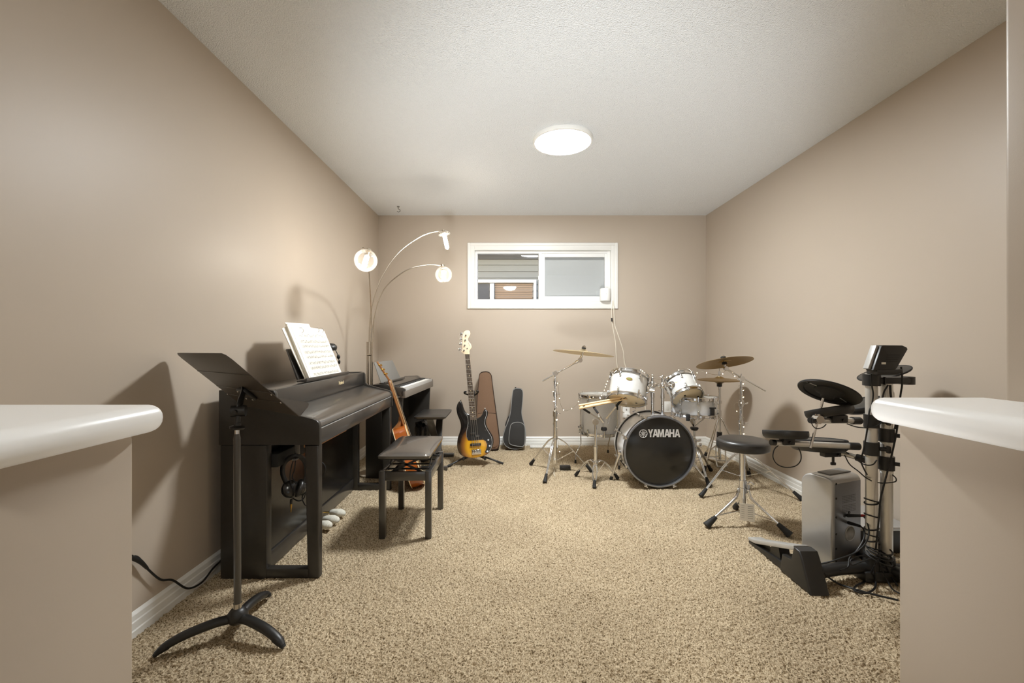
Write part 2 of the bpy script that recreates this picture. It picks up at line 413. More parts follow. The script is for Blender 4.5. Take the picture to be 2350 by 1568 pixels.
# ---------------------------------------------------------------- lights the room has, and added fill lights
def spot_disc():
    c = V((0.358, 2.90, ZC)); t = thing('ceiling_light', 'round white flush LED ceiling light shining above the middle of the room', 'ceiling light', c)
    b = MB(); b.lathe([(0,-0.001),(0.198,-0.001),(0.200,-0.010),(0.196,-0.026),(0.185,-0.028),(0.185,-0.020),(0,-0.020)], c, (0,0,1), 64); b.build('rim', 'plastic_white', t)
    b = MB(); b.lathe([(0,-0.033),(0.10,-0.032),(0.165,-0.030),(0.186,-0.0265),(0.186,-0.021),(0,-0.021)], c, (0,0,1), 64); b.build('diffuser', 'disc_glow', t)
spot_disc()
def dome():
    c = V((0.02, -0.95, ZC)); t = thing('dome_ceiling_light', 'domed glass ceiling light of the hallway behind the half walls', 'ceiling light', c)
    b = MB(); b.lathe([(0,-0.001),(0.15,-0.001),(0.155,-0.02),(0,-0.02)], c, (0,0,1), 48); b.build('base', 'nickel', t)
    b = MB(); b.lathe([(0,-0.10),(0.05,-0.096),(0.10,-0.078),(0.135,-0.05),(0.147,-0.022),(0,-0.022)], c, (0,0,1), 48); b.build('shade', 'dome_glow', t)
dome()
def area(name, loc, rot, sx, sy, e, col):
    l = bpy.data.lights.new(name, 'AREA'); l.shape = 'RECTANGLE'; l.size = sx; l.size_y = sy; l.energy = e; l.color = col
    o = bpy.data.objects.new(name, l); COL.objects.link(o); o.location = loc; o.rotation_euler = rot; return o
# added fill: unseen area light low behind the camera, tilted up at the ceiling
area('hall_fill_area', (0.2, -1.5, 0.5), (PI/2+math.radians(55), 0, 0), 2.0, 1.2, 6, (0.86,0.94,1.0))
def lamp(name, loc, r, e, col):
    l = bpy.data.lights.new(name, 'POINT'); l.shadow_soft_size = r; l.energy = e; l.color = col
    o = bpy.data.objects.new(name, l); COL.objects.link(o); o.location = loc; return o
def fill_spot(name, loc, aim, half, e, col):
    l = bpy.data.lights.new(name, 'SPOT'); l.spot_size = 2*math.radians(half); l.spot_blend = 0.85; l.shadow_soft_size = 0.2; l.energy = e; l.color = col
    o = bpy.data.objects.new(name, l); COL.objects.link(o); o.location = loc; o.rotation_euler = (V(aim)-V(loc)).to_track_quat('-Z','Y').to_euler(); return o
fill_spot('hall_fill_spot', (-0.12,-0.2,0.15), (0.50,3.3,2.44), 27.5, 310, (0.95,0.98,1.0))  # added spot without a lamp body, only there to brighten the ceiling
W = bpy.data.worlds.new('sky'); SC.world = W; W.use_nodes = True
nt = W.node_tree; sk = nt.nodes.new('ShaderNodeTexSky'); sk.sky_type = 'NISHITA'; sk.sun_elevation = math.radians(24); sk.sun_rotation = math.radians(200); sk.sun_disc = False
nt.links.new(sk.outputs[0], nt.nodes['Background'].inputs[0]); nt.nodes['Background'].inputs[1].default_value = 0.55
# ---------------------------------------------------------------- camera
cd = bpy.data.cameras.new('camera'); cam = bpy.data.objects.new('camera', cd); COL.objects.link(cam)
cam.location = (0, 0, CH); cam.rotation_euler = (PI/2, 0, 0)
cd.sensor_fit = 'HORIZONTAL'; cd.sensor_width = 36; cd.lens = 36 * FP / 2350
cd.shift_x = (1175 - CX) / 2350; cd.shift_y = -(784 - CY) / 2350
cd.clip_start = 0.02; cd.clip_end = 200; SC.camera = cam
SC.view_settings.view_transform = 'Standard'; SC.view_settings.look = 'None'; SC.view_settings.gamma = 1.0; SC.view_settings.use_curve_mapping = False
SC.view_settings.exposure = 0.31
SC.cycles.use_denoising = True
SC.cycles.max_bounces = 10; SC.cycles.diffuse_bounces = 6; SC.cycles.glossy_bounces = 5; SC.cycles.transparent_max_bounces = 12
SC.cycles.caustics_reflective = False; SC.cycles.caustics_refractive = False; SC.cycles.sample_clamp_indirect = 6.0
# ================================================================ digital piano along the left wall
YN, YE = 1.996, 3.255
pn = thing('digital_piano', 'large black digital piano with its lid closed, standing along the left wall', 'piano', (-1.1, 2.6, 0))
xb, xf = -1.330, -0.868
def side_profile(y):
    pts = [(xb,0.613),(xb,0.864),(-1.10,0.868),(-1.078,0.862),(-1.070,0.848),(-1.066,0.786),(-1.050,0.772),(-0.98,0.752),(-0.905,0.734),(-0.884,0.727),(-0.872,0.716),(-0.868,0.700),(-0.868,0.613)]
    return [V((x,y,z)) for x, z in pts]
for y0, y1 in ((YN, YN+0.024), (YE-0.024, YE)):
    b = MB(); b.prism(side_profile(y0), (0,y1-y0,0), 0.003); b.build('side_panel', 'black_wood', pn)
b = MB(); b.box(xb, -1.083, YN+0.024, YE-0.024, 0.62, 0.862, 0.004); b.box(-1.09,-1.078,YN+0.024,YE-0.024,0.775,0.866,0.004); b.build('upper_cabinet', 'black_satin', pn)
lid = [(-1.078,0.768),(-1.052,0.760),(-0.98,0.744),(-0.905,0.727),(-0.885,0.720),(-0.874,0.708),(-0.872,0.692),(-0.885,0.690),(-0.905,0.70),(-1.078,0.745)]
b = MB(); b.prism([V((x,YN+0.026,z)) for x, z in lid], (0,YE-YN-0.052,0)); b.build('keyboard_lid', 'black_satin', pn, sm=50)
b = MB(); b.box(-1.10, -0.872, YN+0.024, YE-0.024, 0.613, 0.684, 0.003); b.build('key_bed', 'black_satin', pn)
b = MB(); b.box(-0.876, -0.8705, YN+0.025, YE-0.025, 0.6845, 0.6875); b.build('lid_gap_highlight', 'silver_plastic', pn)  # silver strip stands in for the highlight in the groove under the lid
b = MB(); b.box(-0.955, -0.90, YN+0.03, YN+0.42, 0.594, 0.613, 0.002); tag(b.build('under_board', 'raw_wood', pn), 'bare wooden board under the key bed')
for yy, s in ((YN+0.004, 1), (YE-0.004, -1)):
    y0, y1 = sorted((yy, yy + s*0.045))
    b = MB(); b.box(-1.325, -1.113, y0, y1, -0.004, 0.611, 0.004); b.build('rear_post', 'black_wood', pn)
    b = MB(); b.prism([V((-0.939,y0,0.611)), V((-0.874,y0,0.611)), V((-0.874,y0,0)), V((-0.926,y0,0))], (0,y1-y0,0), 0.008, 3); b.build('leg', 'black_wood', pn)
    b = MB(); b.box(-1.128, -0.92, y0+0.002, y1-0.002, 0.0, 0.042, 0.004); b.build('foot_rail', 'black_wood', pn)
b = MB(); b.box(-1.165, -1.150, YN+0.05, YE-0.05, 0.082, 0.611); b.build('back_panel', 'black_gloss', pn)
b = MB(); b.box(-1.172, -1.142, YN+0.05, YE-0.05, 0.0, 0.080, 0.003); b.build('lower_rail', 'black_satin', pn)
b = MB(); b.box(-1.148, -1.085, YN+0.05, YE-0.05, 0.495, 0.56, 0.006); b.build('speaker_box', 'black_matte', pn)
# maker's mark in small gold letters on the upper cabinet
text_mesh('maker_mark', 'Roland', 'cream', pn, (-1.0775, 2.80, 0.826), (0,1,0), (0,0,1), 0.030, 0.0008, 0.0004)
# music rest and its ledge
b = MB(); b.obox((-1.182,2.665,0.964), (0,1,0), (-0.06,0,0.165), 0.585, 0.178, 0.010, 0.003); mr = b.build('music_rest', 'black_satin', pn)
b = MB(); b.box(-1.150, -1.098, 2.36, 2.985, 0.868, 0.877, 0.002); b.box(-1.104,-1.096,2.36,2.985,0.872,0.889,0.002); b.build('ledge', 'black_satin', mr)
for k in range(3):
    b = MB(); p = V((-1.15, (2.522,2.599,2.699)[k], 0.032)); b.tube([p, p+V((0.04,0,0)), p+V((0.07,0,-0.001))], [0.010,0.012,0.014], 10, 4, flat=0.35); b.build('pedal', 'gold', pn)
cov = []
for (px, py, k, rr) in ((756,1204,2.51,(0)), (773,1190,2.587,1), (787,1176,2.687,2)):
    tip = PX(px, py, k); tip.z = 0.030
    b = MB(); e = V((-1.105, tip.y+0.012, 0.032))
    b.tube([e, e.lerp(tip,0.25)+V((0,0,0.004)), e.lerp(tip,0.7)+V((0,0,0.002)), tip], [0.0165,0.021,0.029,0.023], 14, 6, flat=0.82)
    b.ball(tip - (tip-e).normalized()*0.004, 0.023, (0.9,1,0.82), 14)
    o = b.build('pedal_cover', 'wool_white', sm=180)
    tag(o, ('white knitted cover on the piano pedal nearest the camera', 'white knitted cover on the middle piano pedal', 'white knitted cover on the piano pedal farthest from the camera')[rr], 'pedal cover', 'knitted covers on the piano pedals')
# open music binder on the rest
bk = thing('sheet_music_binder', 'open ring binder of sheet music on the piano music rest', 'sheet music', (-1.13, 2.62, 0.885))
up = V((-0.110,0,0.290)).normalized(); nrm = V((0.290,0,0.110)).normalized(); o0 = V((-1.118, 0, 0.880))
def pg(y, h, t): return o0 + up*h + nrm*t + V((0,y,0))
b = MB(); b.prism([pg(2.41,0.003,0.0), pg(2.86,0.003,0.0), pg(2.855,0.305,0.0), pg(2.40,0.325,0.0)], nrm*0.012, 0.001); b.build('page_block', 'paper', bk)
b = MB(); b.prism([pg(2.405,0.002,0.014), pg(2.42,0.002,0.014), pg(2.42,0.325,0.012), pg(2.385,0.315,0.012)], nrm*0.004); b.prism([pg(2.40,0.002,-0.006), pg(2.44,0.002,-0.006), pg(2.42,0.318,-0.004), pg(2.355,0.30,-0.006)], nrm*0.004); b.prism([pg(2.45,0.25,-0.004), pg(2.72,0.25,-0.004), pg(2.70,0.342,-0.004), pg(2.41,0.338,-0.004)], nrm*0.003); b.build('loose_sheet', 'paper', bk)
b = MB(); b.prism([pg(2.42,0.003,0.0185), pg(2.862,0.003,0.0185), pg(2.85,0.292,0.014), pg(2.425,0.305,0.014)], nrm*0.0015); top = b.build('top_sheet', 'paper', bk)
b = MB(); rn = random.Random(5)
for sy in range(8):
    h = 0.262 - sy*0.0335 - (sy % 2)*0.004
    for k in range(5):
        hh = h - k*0.0036
        b.prism([pg(2.455,hh,0.0206), pg(2.835,hh,0.0206), pg(2.835,hh+0.0006,0.0206), pg(2.455,hh+0.0006,0.0206)], nrm*0.0003)
    y = 2.475
    while y < 2.825:
        hh = h - rn.random()*0.0145
        b.prism([pg(y,hh-0.0015,0.0208), pg(y+0.0048,hh-0.0015,0.0208), pg(y+0.0048,hh+0.0016,0.0208), pg(y,hh+0.0016,0.0208)], nrm*0.0004)
        q = 1 if rn.random() > 0.4 else -1
        y2 = y + (0.0042 if q > 0 else 0); h2 = hh + q*0.011
        b.prism([pg(y2,min(hh,h2),0.0208), pg(y2+0.0009,min(hh,h2),0.0208), pg(y2+0.0009,max(hh,h2),0.0208), pg(y2,max(hh,h2),0.0208)], nrm*0.0003)
        y += 0.009 + rn.random()*0.012
b.build('printed_notes', 'ink', top, sm=0)
for y in (2.735, 2.80, 2.52):
    b = MB(); b.torus(pg(y,0.296 if y > 2.6 else 0.287,0.016), (0,1,0.15), 0.016, 0.0016, 20, 6); b.build('ring', 'chrome_soft', bk)
# small device behind the music
gd = thing('tabletop_gadget', 'small black round-topped gadget standing on the piano behind the sheet music', 'gadget', (-1.245, 3.06, 0.864))
b = MB(); b.cyl((-1.245,3.06,0.864),(-1.245,3.06,0.876),0.045,0.04,24); b.build('base', 'black_plastic', gd)
b = MB(); b.tube([(-1.245,3.06,0.876),(-1.248,3.06,0.97),(-1.25,3.05,1.04)],0.006,8,6); b.build('stem', 'black_plastic', gd)
b = MB(); b.lathe([(0,0.028),(0.028,0.024),(0.043,0.010),(0.045,0.0),(0.042,-0.016),(0,-0.02)],(-1.25,3.05,1.052),(0.1,-0.15,1),28); b.build('head', 'black_plastic', gd)
b = MB(); b.tube([(-1.215,3.05,1.035),(-1.195,3.04,1.0),(-1.185,3.035,0.965),(-1.18,3.03,0.935)],0.003,6,6); b.ball((-1.188,3.037,0.985),0.012,(1,1,1.4),10); b.ball((-1.18,3.03,0.95),0.008,(1,1,1.9),10); b.build('cord', 'cable_black', gd)
# ---------------------------------------------------------------- headphones on a hook under the piano
hp = thing('headphones', 'black headphones hanging from a hook under the near end of the piano', 'headphones', (-1.02, 2.115, 0.30))
Yh = 2.115
b = MB(); pts = [PX(661,1118,Yh), PX(649,1088,Yh), PX(651,1066,Yh), PX(662,1053,Yh), PX(678,1047,Yh), PX(694,1052,Yh+0.02), PX(703,1068,Yh+0.03), PX(704,1092,Yh+0.03), PX(697,1116,Yh+0.02)]
b.tube(pts, 0.0075, 10, 6, flat=1.6); b.build('headband', 'black_plastic', hp)
for (px, py, dy, ax) in ((668,1122,0.0,(0.6,-0.7,0.35)), (690,1121,0.025,(0.75,0.5,-0.35))):
    c = PX(px,py,Yh+dy)
    b = MB(); b.lathe([(0,0.022),(0.026,0.020),(0.038,0.012),(0.041,0.0),(0.0,0.0)], c, ax, 28); cup = b.build('ear_cup', 'black_gloss', hp)
    b = MB(); b.torus(c - V(ax).normalized()*0.008, ax, 0.031, 0.012, 28, 10); b.build('ear_pad', 'leather_black', cup)
b = MB(); b.tube([PX(669,1146,Yh), PX(668,1152,Yh), PX(668,1157,Yh)], 0.006, 8); b.tube([PX(676,1049,Yh-0.01),PX(668,1075,Yh-0.012),PX(666,1100,Yh-0.02),PX(671,1120,Yh-0.03)],0.0028,6,6); b.tube([PX(679,1049,Yh-0.01),PX(676,1078,Yh-0.012),PX(671,1095,Yh-0.02),PX(680,1112,Yh-0.03)],0.0028,6,6)
b.tube([PX(672,1144,Yh),PX(685,1150,Yh-0.01),PX(697,1144,Yh),PX(701,1130,Yh),PX(694,1140,Yh),PX(696,1152,Yh),PX(705,1160,Yh+0.02),PX(722,1128,Yh+0.04),PX(733,1102,Yh+0.05),PX(744,1090,Yh+0.05),PX(747,1075,Yh+0.05),PX(741,1063,Yh+0.05),PX(728,1056,Yh+0.05)],0.003,6,6)
b.build('cord', 'cable_black', hp)
b = MB(); b.cyl(PX(668,1156,Yh), PX(668,1166,Yh), 0.0052, 0.0042, 10); b.cyl(PX(668,1166,Yh), PX(667.5,1176,Yh), 0.003, 0.002, 10); tag(b.build('plug', 'gold', hp), 'gold jack plug')
b = MB(); p = PX(680,1046,Yh); b.box(p.x-0.011,p.x+0.011,p.y+0.004,p.y+0.016,p.z-0.012,0.613,0.002); b.box(p.x-0.011,p.x+0.011,p.y-0.025,p.y+0.016,p.z-0.018,p.z-0.012,0.002); b.build('hanger', 'grey_plastic', pn)
# piano power lead along the wall
b = MB(); b.tube([(-1.384,1.56,0.30),(-1.372,1.605,0.2935),(-1.37,1.6546,0.221),(-1.366,1.71,0.152),(-1.364,1.768,0.118),(-1.358,1.841,0.044),(-1.356,1.923,0.024),(-1.36,2.0,0.044),(-1.366,2.07,0.05)], 0.0042, 8, 8)
b.tube([(-1.376,1.585,0.302),(-1.371,1.62,0.268),(-1.37,1.65,0.228)], [0.0085,0.008,0.0055], 10, 5)
tag(b.build('power_cord', 'cable_black', loc=(-1.37,1.8,0.02)), 'black power cord drooping along the left wall to the piano', 'cord')
# ================================================================ music stand in front
ms = thing('music_stand', 'black metal music stand with tilted desk, in front of the piano', 'music stand', (-1.014,1.625,0))
hub = V((-1.012,1.625,0.062))
b = MB(); b.lathe([(0,-0.022),(0.026,-0.02),(0.036,-0.004),(0.034,0.012),(0.024,0.026),(0.016,0.032),(0,0.032)], hub, (0,0,1), 28); b.build('hub', 'black_plastic', ms, sm=60)
for tip in (FL(357,1509), FL(649,1489), FL(617,1372)):
    tip = V((tip.x, tip.y, 0.012)); d = tip - hub
    b = MB(); b.tube([hub + V((d.x*0.04,d.y*0.04,-0.004)), hub + V((d.x*0.3,d.y*0.3,-0.002)), hub + V((d.x*0.65,d.y*0.65,-0.014)), hub + V((d.x*0.88,d.y*0.88,-0.032)), tip], [0.019,0.019,0.0185,0.0165,0.010], 14, 6, flat=0.8); lg = b.build('leg', 'black_plastic', ms, sm=60)
    b = MB(); b.tube([hub + V((d.x*0.86,d.y*0.86,-0.032)), hub + V((d.x*0.94,d.y*0.94,-0.041)), tip + V((d.x*0.02,d.y*0.02,-0.006))], [0.0185,0.0165,0.009], 12, 4, flat=0.7); b.build('rubber_foot', 'black_rubber', lg, sm=60)
b = MB(); b.cyl(hub+V((0,0,0.028)), hub+V((0,0,0.05)), 0.0145, 0.0145, 20); b.build('collar', 'chrome_soft', ms)
b = MB(); b.cyl(hub+V((0,0,0.04)), (-1.014,1.625,0.724), 0.0125, 0.0125, 20); b.cyl((-1.014,1.625,0.724),(-1.014,1.625,0.742),0.0125,0.009,20); b.build('pole', 'black_satin', ms)
b = MB(); b.cyl((-1.014,1.625,0.74),(-1.014,1.625,0.762),0.0085,0.0085,16); b.build('inner_tube', 'chrome', ms)
b = MB(); b.lathe([(0,0.0),(0.012,0.0),(0.025,0.004),(0.026,0.010),(0.012,0.016),(0.011,0.026),(0,0.026)], (-1.014,1.625,0.758), (0.12,0,1), 24); b.build('clutch', 'black_plastic', ms)
pv = V((-1.012,1.632,0.826))
b = MB(); b.cyl((-1.014,1.625,0.78), pv, 0.010, 0.010, 14); b.tube([pv, pv+V((-0.002,0.012,0.03)), pv+V((-0.012,0.045,0.06)), V((-1.035,1.70,0.905))], [0.016,0.015,0.0125,0.0125], 10, 5, flat=0.55)
b.cyl(pv+V((-0.024,-0.006,0)), pv+V((0.022,0.008,0)), 0.021, 0.021, 22); b.cyl(pv+V((0.0,-0.028,0)), pv+V((0,0.03,0)), 0.008,0.008,12); b.build('tilt_joint', 'black_plastic', ms)
T1 = V((-1.366,1.785,1.041)); T2 = V((-0.945,1.45,1.047)); wd = (T2-T1).normalized(); nh = V((-wd.y,wd.x,0)).normalized()
if nh.x < 0: nh = -nh
dn = (nh*0.715 + V((0,0,-0.70))).normalized(); dn = (dn - wd*dn.dot(wd)).normalized(); H = 0.345; nr = wd.cross(dn)
if nr.z < 0: nr = -nr
Lw = (T2-T1).length
def dk(u, h, t=0.0): return T1 + wd*u + dn*h + nr*t
r = 0.03
pts = [dk(0,H), dk(0,r), dk(r*0.3,r*0.3), dk(r,0), dk(Lw-r,0), dk(Lw-r*0.3,r*0.3), dk(Lw,r), dk(Lw,H)]
b = MB(); b.prism(pts, nr*-0.0022); desk = b.build('desk', 'stand_black', ms, sm=30)
b = MB()
for h in (0.107, 0.205, 0.262): b.prism([dk(0.004,h), dk(Lw-0.004,h), dk(Lw-0.004,h+0.005,0), dk(0.004,h+0.005,0)], nr*-0.0042, 0.001)
b.build('stiffening_rib', 'stand_black', desk)
b = MB(); r = 0.03; pts = [dk(0,H,0), dk(Lw,H,0), dk(Lw,H,0.045), dk(Lw-0.008,H,0.058), dk(Lw-0.03,H,0.064), dk(0.03,H,0.064), dk(0.008,H,0.058), dk(0,H,0.045)]
b.prism(pts, dn*0.0022); b.build('lip', 'stand_black', desk)
b = MB(); cc = dk(Lw*0.56,0.225,-0.010); b.obox(cc, wd, dn, 0.075, 0.062, 0.016, 0.004); b.build('bracket', 'black_plastic', ms)
for p in [cc + wd*u + dn*h - nr*0.008 for u, h in ((-0.03,-0.022),(0.03,-0.022),(-0.03,0.022),(0.03,0.022))] + [dk(u,h,-0.003) for u, h in ((0.012,0.215),(0.012,0.262),(Lw-0.012,0.215),(Lw-0.012,0.262))]:
    b = MB(); b.ball(p, 0.0034, n=8); b.build('rivet', 'chrome_soft', desk)
# ================================================================ adjustable piano bench
bn = thing('piano_bench', 'black padded piano bench with four square legs in front of the piano', 'bench', (-0.575,2.64,0))
LX0, LX1, LY0, LY1 = -0.720, -0.430, 2.408, 2.868
for x in (LX0, LX1-0.034):
    for y in (LY0, LY1-0.034):
        b = MB(); b.box(x, x+0.034, y, y+0.034, -0.004, 0.372, 0.002); b.build('leg', 'black_satin', bn)
for (x0,x1,y0,y1) in ((LX0+0.034,LX1-0.034,LY0+0.004,LY0+0.024),(LX0+0.034,LX1-0.034,LY1-0.024,LY1-0.004),(LX0+0.004,LX0+0.024,LY0+0.034,LY1-0.034),(LX1-0.024,LX1-0.004,LY0+0.034,LY1-0.034)):
    b = MB(); b.box(x0,x1,y0,y1,0.318,0.367,0.002); b.build('apron', 'black_satin', bn)
b = MB()
for y in (2.45, 2.82):
    b.bar((LX0+0.05,y,0.352),(LX1-0.05,y,0.443),0.012,0.004,(0,1,0)); b.bar((LX0+0.05,y,0.443),(LX1-0.05,y,0.352),0.012,0.004,(0,1,0))
for x in (LX0+0.03, LX1-0.03):
    b.bar((x,2.50,0.356),(x,2.66,0.441),0.012,0.005,(1,0,0)); b.bar((x,2.78,0.356),(x,2.62,0.441),0.012,0.005,(1,0,0))
for y in (2.50, 2.60, 2.70, 2.79): b.cyl((LX0+0.026,y,0.36),(LX1-0.026,y,0.36),0.005,n=10)
b.cyl((LX0+0.03,2.64,0.40),(LX1+0.01,2.64,0.40),0.006,n=10)
b.build('lift_mechanism', 'black_plastic', bn)
def cushion(b, x0,x1,y0,y1,z0,z1,crown,n=18):
    vs=[]; fs=[]
    def row(z, ins, cr_):
        return ins, z, cr_
    N=n
    top=[]
    for j in range(N+1):
        for i in range(N+1):
            u=i/N*2-1; v=j/N*2-1
            # squircle pull-in at the corners
            k=1-0.03*(abs(u)**6)*(abs(v)**6)
            e=max(abs(u),abs(v)); drop=(e**7)
            z=z1+crown*(1-u*u)*(1-v*v)-drop*(z1-z0)*0.45
            x=(x0+x1)/2+u*(x1-x0)/2*k; y=(y0+y1)/2+v*(y1-y0)/2*k
            top.append(V((x,y,z)))
    b.add(top,[(j*(N+1)+i,j*(N+1)+i+1,(j+1)*(N+1)+i+1,(j+1)*(N+1)+i) for j in range(N) for i in range(N)])
    per=[top[i] for i in range(N+1)]+[top[j*(N+1)+N] for j in range(1,N+1)]+[top[N*(N+1)+i] for i in range(N-1,-1,-1)]+[top[j*(N+1)] for j in range(N-1,0,-1)]
    m=len(per); cx,cy=(x0+x1)/2,(y0+y1)/2
    lo=[V((cx+(p.x-cx)*0.985,cy+(p.y-cy)*0.985,z0)) for p in per]
    b.add(per+lo,[(i,(i+1)%m,m+(i+1)%m,m+i) for i in range(m)]+[tuple(range(m,2*m))])
b = MB(); cushion(b, -0.722,-0.432,2.378,2.892,0.447,0.474,0.012); b.build('seat', 'leather_bench', bn, sm=50)
b = MB(); b.box(-0.705,-0.449,2.40,2.87,0.438,0.449,0.003); b.build('seat_board', 'black_matte', bn)
# ================================================================ second digital piano in the corner
th = math.atan2(0.0645, 1.036); kd = V((math.sin(th), math.cos(th), 0)); kn = V((math.cos(th), -math.sin(th), 0))   # kd along, kn towards the room
K0 = V((-0.826, 3.455, 0)); KL = 0.935
kb = thing('stage_piano', 'slim silver and black keyboard piano on a black stand in the far left corner', 'keyboard', (-0.95,3.95,0))
def kp(u, w, z): return K0 + kd*u + kn*w + V((0,0,z))     # w<0 towards the wall
kprof = [(-0.285,0.655),(-0.285,0.745),(-0.15,0.752),(-0.122,0.728),(-0.045,0.722),(-0.03,0.728),(-0.002,0.722),(0.0,0.715),(0.0,0.655)]
for u0, u1 in ((0,0.022),(KL-0.022,KL)):
    b = MB(); b.prism([kp(u0,w,z) for w,z in [(-0.285,0.655),(-0.285,0.748),(-0.15,0.756),(-0.118,0.736),(-0.02,0.727),(0.002,0.715),(0.002,0.655)]], kd*(u1-u0), 0.002); b.build('end_block', 'black_satin' if u0 == 0 else 'rail_brown', kb)
b = MB(); b.prism([kp(0.022,w,z) for w,z in [(-0.285,0.655),(-0.285,0.745),(-0.155,0.750),(-0.122,0.726),(-0.122,0.655)]], kd*(KL-0.044)); con = b.build('console', 'black_satin', kb)
b = MB(); b.prism([kp(0.0,w,z) for w,z in [(-0.03,0.645),(-0.03,0.70),(0.0,0.70),(0.004,0.695),(0.004,0.645)]], kd*KL, 0.002); b.build('front_rail', 'rail_brown', kb)
b = MB(); b.prism([kp(0.022,w,z) for w,z in [(-0.03,0.70),(-0.03,0.722),(-0.004,0.722),(0.0,0.715),(0.0,0.70)]], kd*(KL-0.044), 0.002); b.build('key_slip', 'silver_plastic', kb)
wkw = (KL-0.05)/52
for k in range(52):
    b = MB(); c = kp(0.025+wkw*(k+0.5), -0.075, 0.716); b.obox(c, kd, kn, wkw*0.94, 0.094, 0.016, 0.001, 1); b.build('white_key', 'plastic_white', kb)
for k in range(51):
    if (k % 7) in (1, 4): continue
    b = MB(); c = kp(0.025+wkw*(k+1), -0.092, 0.728); b.obox(c, kd, kn, wkw*0.5, 0.06, 0.012, 0.001, 1); b.build('black_key', 'black_plastic', kb)
b = MB(); b.prism([kp(0.03,-0.205,0.757), kp(0.53,-0.205,0.757), kp(0.505,-0.275,0.925), kp(0.055,-0.275,0.925)], kn*0.006, 0.001); mr2 = b.build('music_rest', 'grey_plastic', kb)
b = MB(); b.obox(kp(0.28,-0.19,0.758), kd, kn, 0.53, 0.045, 0.008, 0.002); b.obox(kp(0.28,-0.169,0.764), kd, kn, 0.53, 0.005, 0.014, 0.001); b.build('ledge', 'black_satin', mr2)
for u0, u1 in ((0.01,0.032),(KL-0.032,KL-0.01)):
    b = MB(); b.prism([kp(u0,w,z) for w,z in [(-0.322,0),(-0.322,0.648),(-0.02,0.648),(-0.05,0)]], kd*(u1-u0), 0.002); b.build('side_panel', 'black_wood', kb)
b = MB(); b.obox(kp(KL/2,-0.235,0.46), kd, kn, KL-0.07, 0.016, 0.22); b.build('back_panel', 'black_wood', kb)
# black bag under the keyboard
bg = V((-0.80,4.02,0)); b = MB(); rn = random.Random(2); vs = []; NS = 16
for i, (z, r) in enumerate(((0,0.055),(0.03,0.075),(0.12,0.078),(0.2,0.072),(0.26,0.068),(0.31,0.074),(0.345,0.062),(0.36,0.03))):
    for j in range(NS):
        t = 2*PI*j/NS; rr = r*(1+0.18*(rn.random()-0.5)); vs.append(bg + V((rr*math.cos(t)*1.0, rr*math.sin(t)*1.2, z*(1+0.06*(rn.random()-0.5)))))
fs = [(i*NS+j, i*NS+(j+1) % NS, (i+1)*NS+(j+1) % NS, (i+1)*NS+j) for i in range(7) for j in range(NS)] + [tuple(range(NS)), tuple(range(7*NS, 8*NS))]
b.add(vs, fs); tag(b.build('plastic_bag', 'bag_black', sm=60), 'crumpled black plastic bag standing under the corner keyboard', 'bag')
# ---------------------------------------------------------------- second bench with crossed legs
kbn = thing('keyboard_bench', 'black padded bench with crossed legs behind the acoustic guitar', 'bench', (-0.655,3.8,0))
b = MB(); cushion(b, -0.792,-0.524,3.60,4.03,0.455,0.478,0.006); b.build('seat', 'leather_black', kbn, sm=50)
b = MB(); b.box(-0.77,-0.545,3.63,4.0,0.444,0.456,0.002); b.build('seat_board', 'black_matte', kbn)
for s, (y0, y1, xo) in enumerate(((3.66,4.16,-0.018),(3.96,3.72,0.018))):
    b = MB(); b.prism([V((-0.645+xo-0.026,y0,0.446)), V((-0.645+xo+0.026,y0,0.446)), V((-0.645+xo+0.040,y1,0.02)), V((-0.645+xo-0.040,y1,0.02))], (0,0.03 if y1 < y0 else -0.03,0.006), 0.002); lg = b.build('leg', 'black_satin', kbn)
    b = MB(); b.box(-0.77,-0.525,y1-0.018,y1+0.018,0.0,0.03,0.003); b.build('foot_bar', 'black_satin', lg)
# ================================================================ arc floor lamp
LX, LY = -1.145, 3.60
lp = thing('arc_floor_lamp', 'brushed nickel floor lamp with three arching arms in the back left corner', 'floor lamp', (LX,LY,0))
b = MB(); b.lathe([(0,0),(0.095,0),(0.097,0.008),(0.09,0.016),(0.03,0.022),(0,0.022)], (LX,LY,0), (0,0,1), 40); b.build('base', 'nickel', lp)
b = MB()
offs = [(-0.026,0.012),(-0.010,-0.010),(0.005,0.012),(0.020,-0.006)]
b.cyl((LX-0.004,LY,0.02),(LX-0.004,LY,0.42),0.021,n=16)
for (dx,dy) in offs: b.cyl((LX-0.004+dx,LY+dy,0.40),(LX-0.004+dx,LY+dy,1.091),0.0066,n=12)
b.cyl((LX-0.022,LY-0.012,0.985),(LX+0.008,LY-0.012,0.985),0.009,n=10); b.build('pole', 'nickel', lp)
def arm(pts): return [PX(*p) for p in pts]
A1 = arm([(851,785,3.60),(851.5,740,3.58),(851,700,3.50),(849,660,3.38),(847,628,3.25),(844,606,3.1),(841,590,2.97)]); A1.append(V((-0.958,2.86,1.708)))
A2 = arm([(855.5,785,3.60),(857.6,737,3.60),(868,691.6,3.61),(887,656.8,3.64),(914,632.6,3.67),(940.7,616.6,3.7),(967.5,610,3.75),(992,607.7,3.8),(1013,610,3.84)])
A3 = arm([(847,785,3.61),(848,748,3.61),(853.6,705,3.61),(868,654,3.61),(892.5,608.5,3.61),(919,576.4,3.61),(951,552,3.61),(978,537.6,3.61),(1002,531.4,3.61),(1016,531,3.61)])
C1, C2, C3 = PX(839.5,598,2.85), PX(1018,630.5,3.84), PX(1019,536,3.61)
def globe(b, c, R, ax=(0,0,1), hole=0.62):
    prof = [(R*math.sin(t), R*math.cos(t)) for t in [0.25 + (PI-0.25-hole)*i/18 for i in range(19)]]
    b.lathe(prof, c, ax, 36)
